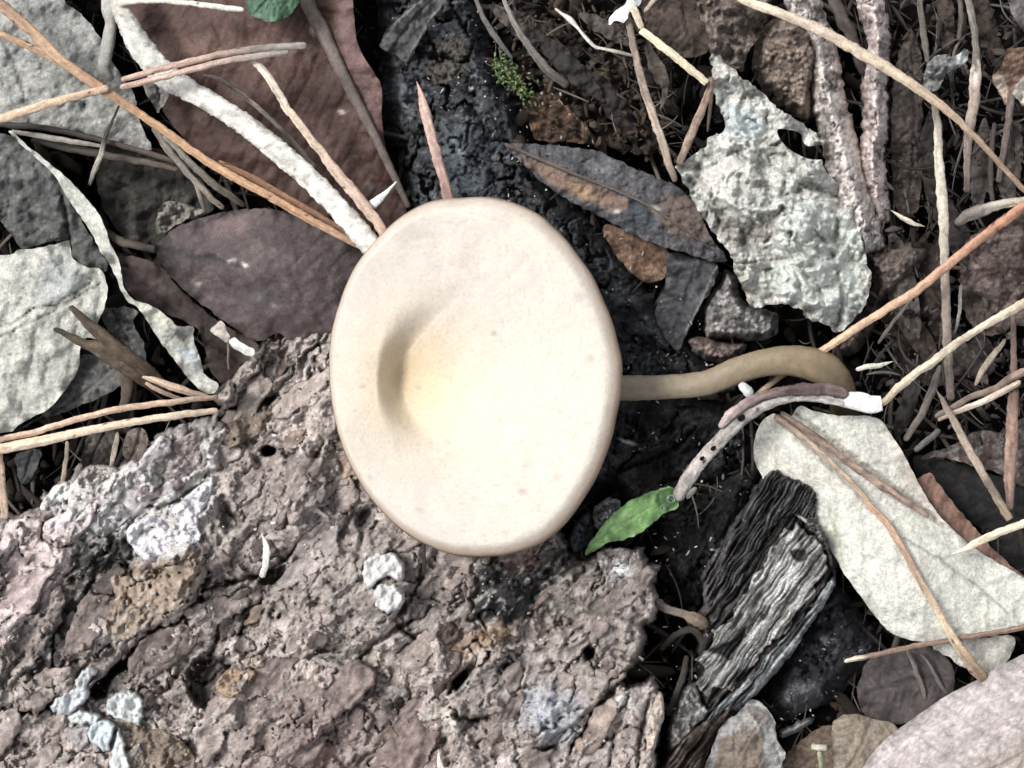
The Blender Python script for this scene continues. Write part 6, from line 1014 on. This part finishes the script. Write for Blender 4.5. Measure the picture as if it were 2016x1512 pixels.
o = lump('bark_chip', [(1165, 1020), (1175, 992), (1200, 980), (1222, 988), (1215, 1010), (1190, 1035), (1172, 1042)], [(1190, 1010, -.2)], C(150, 154, 156), M_char, None, zb=-1.5, h=2.4, edge=8, relief=char_relief(50, 22, 261, .3), mot=(.3, 20, C(210, 212, 214), .6), seed=88); tag(o, 'blue grey chip half covered by the narrow green leaf', 'chip')
o = lump('bark_chip', [(1120, 1060), (1140, 1020), (1165, 1010), (1172, 1045), (1150, 1080), (1130, 1090)], [(1145, 1050, -.5)], C(74, 80, 86), M_char, None, zb=-1.8, h=2.4, edge=8, relief=char_relief(50, 22, 262, .3), seed=89); tag(o, 'dark slate chip between the cap rim and the green leaf', 'chip')
tag(tube('twig', [(1292, 1180, -.6), (1310, 1198, -.5), (1345, 1208, -.3), (1372, 1220, -.4), (1392, 1236, -.6)], [9, 8, 8, 13, 9], [(0, C(120, 112, 106)), (.5, C(120, 108, 98)), (.75, C(156, 132, 108)), (1, C(120, 100, 84))], M_bark, None, sides=12, rn=.25, seed=215, streak=.4), 'knobbly grey twig bridging the bark and the charred stick', 'twig')
for k, (pts, lb) in enumerate([([(1300, 1280, -1.5), (1330, 1250, -1.3), (1365, 1240, -1.2), (1385, 1270, -1.3), (1380, 1320, -1.5)], 'dark curled rootlet in the hole right of the bark'), ([(1352, 1290, -1.2), (1345, 1330, -1.0), (1330, 1370, -1.0), (1315, 1410, -1.2)], 'dark thin rootlet dropping along the bark rim')]):
    tag(tube('rootlet', pts, [6, 7, 7, 7, 5][:len(pts)], [(0, C(70, 62, 54)), (1, C(84, 78, 70))], M_bark, None, sides=9, rn=.2, seed=216 + k), lb, 'root')
o = lump('bark_chip', [(1330, 1390), (1350, 1350), (1375, 1345), (1390, 1385), (1410, 1395), (1380, 1430), (1345, 1470), (1320, 1490), (1312, 1440)], [(1360, 1400, -.7), (1330, 1470, -.6)], C(128, 126, 122), M_char, None, zb=-2, h=2.4, edge=10, relief=grains, mot=(.4, 22, C(190, 190, 186), .5), seed=90); tag(o, 'crumbly grey chip wedged between bark and charred stick', 'chip')
st = thing('cut_stub', 'tiny cut plant stub with a pale flat top near the bottom edge', 'plant stub', 1612, 1480, -1)
tube('stub_stem', [(1618, 1530, -.5), (1616, 1500, -.4), (1612, 1478, -.3)], [5, 5, 5], [(0, C(130, 142, 96)), (1, C(170, 176, 130))], M_straw, st, seed=221)
tube('stub_top', [(1598, 1470, -.2), (1612, 1472, -.15), (1628, 1472, -.2)], [6, 7, 6], [(0, C(190, 188, 160)), (1, C(190, 188, 160))], M_straw, st, sides=10, seed=222, flat=.4, ends=(0, 0), rn=.25)
o = lump('stone', [(1535, 1440), (1560, 1425), (1600, 1412), (1600, 1422), (1565, 1444), (1540, 1452)], [(1570, 1430, -.9)], C(120, 118, 116), M_bark, None, zb=-1.6, h=2.4, edge=6, seed=91, mot=(.2, 30, C(150, 146, 140), .5)); tag(o, 'thin grey sliver of bark below the dark charcoal lump', 'bark sliver')

# matted decayed fibres in the two brown hollows: far too many and too fine to count
fibres('decayed_fibres', 'fine decayed fibres matted in the hollow behind the thin white stem', 110, (-1.5, -1.05), (.9, 3.2), (16, 90), [C(70, 63, 56), C(50, 44, 40), C(98, 88, 78), C(62, 50, 42)], 12, [(930, -20), (1330, -20), (1330, 320), (1240, 300), (1160, 250), (1080, 190), (980, 110)])
fibres('decayed_fibres', 'fine decayed fibres and stem bits matted under the upright straws', 190, (-1.6, -1.0), (1.0, 4.4), (30, 160), [C(64, 59, 55), C(46, 42, 39), C(92, 85, 78), C(56, 48, 43)], 13, [(1640, -40), (2060, -40), (2060, 900), (1850, 900), (1760, 780), (1700, 700), (1760, 500)])
litter('decayed_crumbs', 'crumbled leaf bits in the brown hollows at the top and the edge', [(940, -20), (1330, -20), (1330, 330), (1100, 260)], 420, (-1.6, -1.15), (3, 13), [C(64, 57, 51), C(46, 40, 36), C(86, 74, 62), C(76, 58, 44)], 14, 2.6)
litter('decayed_crumbs', 'crumbled leaf bits between the straws and the bark roots', [(1700, -20), (2060, -20), (2060, 900), (1780, 820), (1700, 620)], 750, (-1.5, -.95), (3, 14), [C(66, 60, 56), C(46, 41, 38), C(92, 83, 76), C(68, 56, 49)], 15, 2.6)
litter('pale_specks', 'pale dust specks and crumbs on the charcoal and leaves', [(740, -20), (980, -20), (1480, 760), (1500, 1100), (1740, 1300), (1600, 1420), (1300, 1420), (1180, 800)], 420, (-1.05, -.6), (1.2, 4.5), [C(190, 184, 176), C(140, 134, 128), C(110, 104, 98)], 16, 2.4)

rg_ = np.random.RandomState(91)
G_A, G_B = 'dark leaf strips under the straws', 'dark leaf strips behind the thin white stem'
for k, (x, y, L, w_, deg, lb, g_) in enumerate([
    (1835, 330, 110, 20, 86, 'dark leaf strip between the pointed brown leaf and the bleached straw', G_A), (1888, 470, 90, 22, 70, 'dark leaf strip under the curved pale grass blade', G_A), (1780, 560, 110, 24, 80, 'dark leaf strip where the orange needle crosses the bleached straw', G_A),
    (1930, 330, 100, 18, 95, 'dark leaf strip below the split grey straw with the bright collar', G_A), (1990, 330, 80, 20, 100, 'dark leaf strip under the end of the long beige straw', G_A), (1862, 40, 90, 16, 88, 'dark leaf strip at the top edge above the silvery scrap', G_A),
    (1945, 60, 90, 20, 75, 'dark leaf strip between the collared straw and the grey leaf corner', G_A), (1800, 650, 100, 22, 60, 'dark leaf strip between the orange needle and the cream straw', G_A), (1900, 700, 80, 18, 50, 'dark leaf strip crossed by the cream straw near the edge', G_A),
    (1785, 800, 70, 16, 110, 'dark leaf strip beside the upper corner of the big pale leaf', G_A), (1030, 60, 80, 18, 40, 'dark leaf strip beside the slanting grey stem', G_B), (1120, 130, 100, 20, 45, 'dark leaf strip above the rusty scrap, under the thin white stem', G_B),
    (1200, 60, 70, 16, 30, 'dark leaf strip under the kink of the thin white stem', G_B), (1210, 210, 90, 22, 55, 'dark leaf strip left of the long brown grey straw', G_B), (1290, 40, 70, 14, 80, 'dark leaf strip under the short pale splinter', G_B)]):
    a = R(deg); ca, sa = math.cos(a), math.sin(a); z = rg_.uniform(-1.25, -.85)
    o_ = [(x + u * L * ca - v * w_ * sa, y + u * L * sa + v * w_ * ca) for u, v in ((-1, rg_.uniform(-.4, .4)), (-.6, -.8), (-.1, -1), (.5, -.9), (1, rg_.uniform(-.5, .5)), (.6, .7), (0, 1), (-.6, .8))]
    c_ = [C(78, 70, 65), C(60, 55, 52), C(98, 89, 82), C(84, 70, 61)][rg_.randint(4)]
    o = leaf('leaf_strip', o_, [(x, y, z), (x + L * ca, y + L * sa, z - rg_.uniform(.1, .5)), (x - w_ * sa, y + w_ * ca, z - .12), (x + w_ * sa, y - w_ * ca, z - .12)], c_, M_leaf, None, h=3.2, mot=(.3, 26, c_ * .6, .6), wr=(.06, 24), rag=2.4, seed=700 + k)
    tag(o, lb, 'leaf strip', g_)
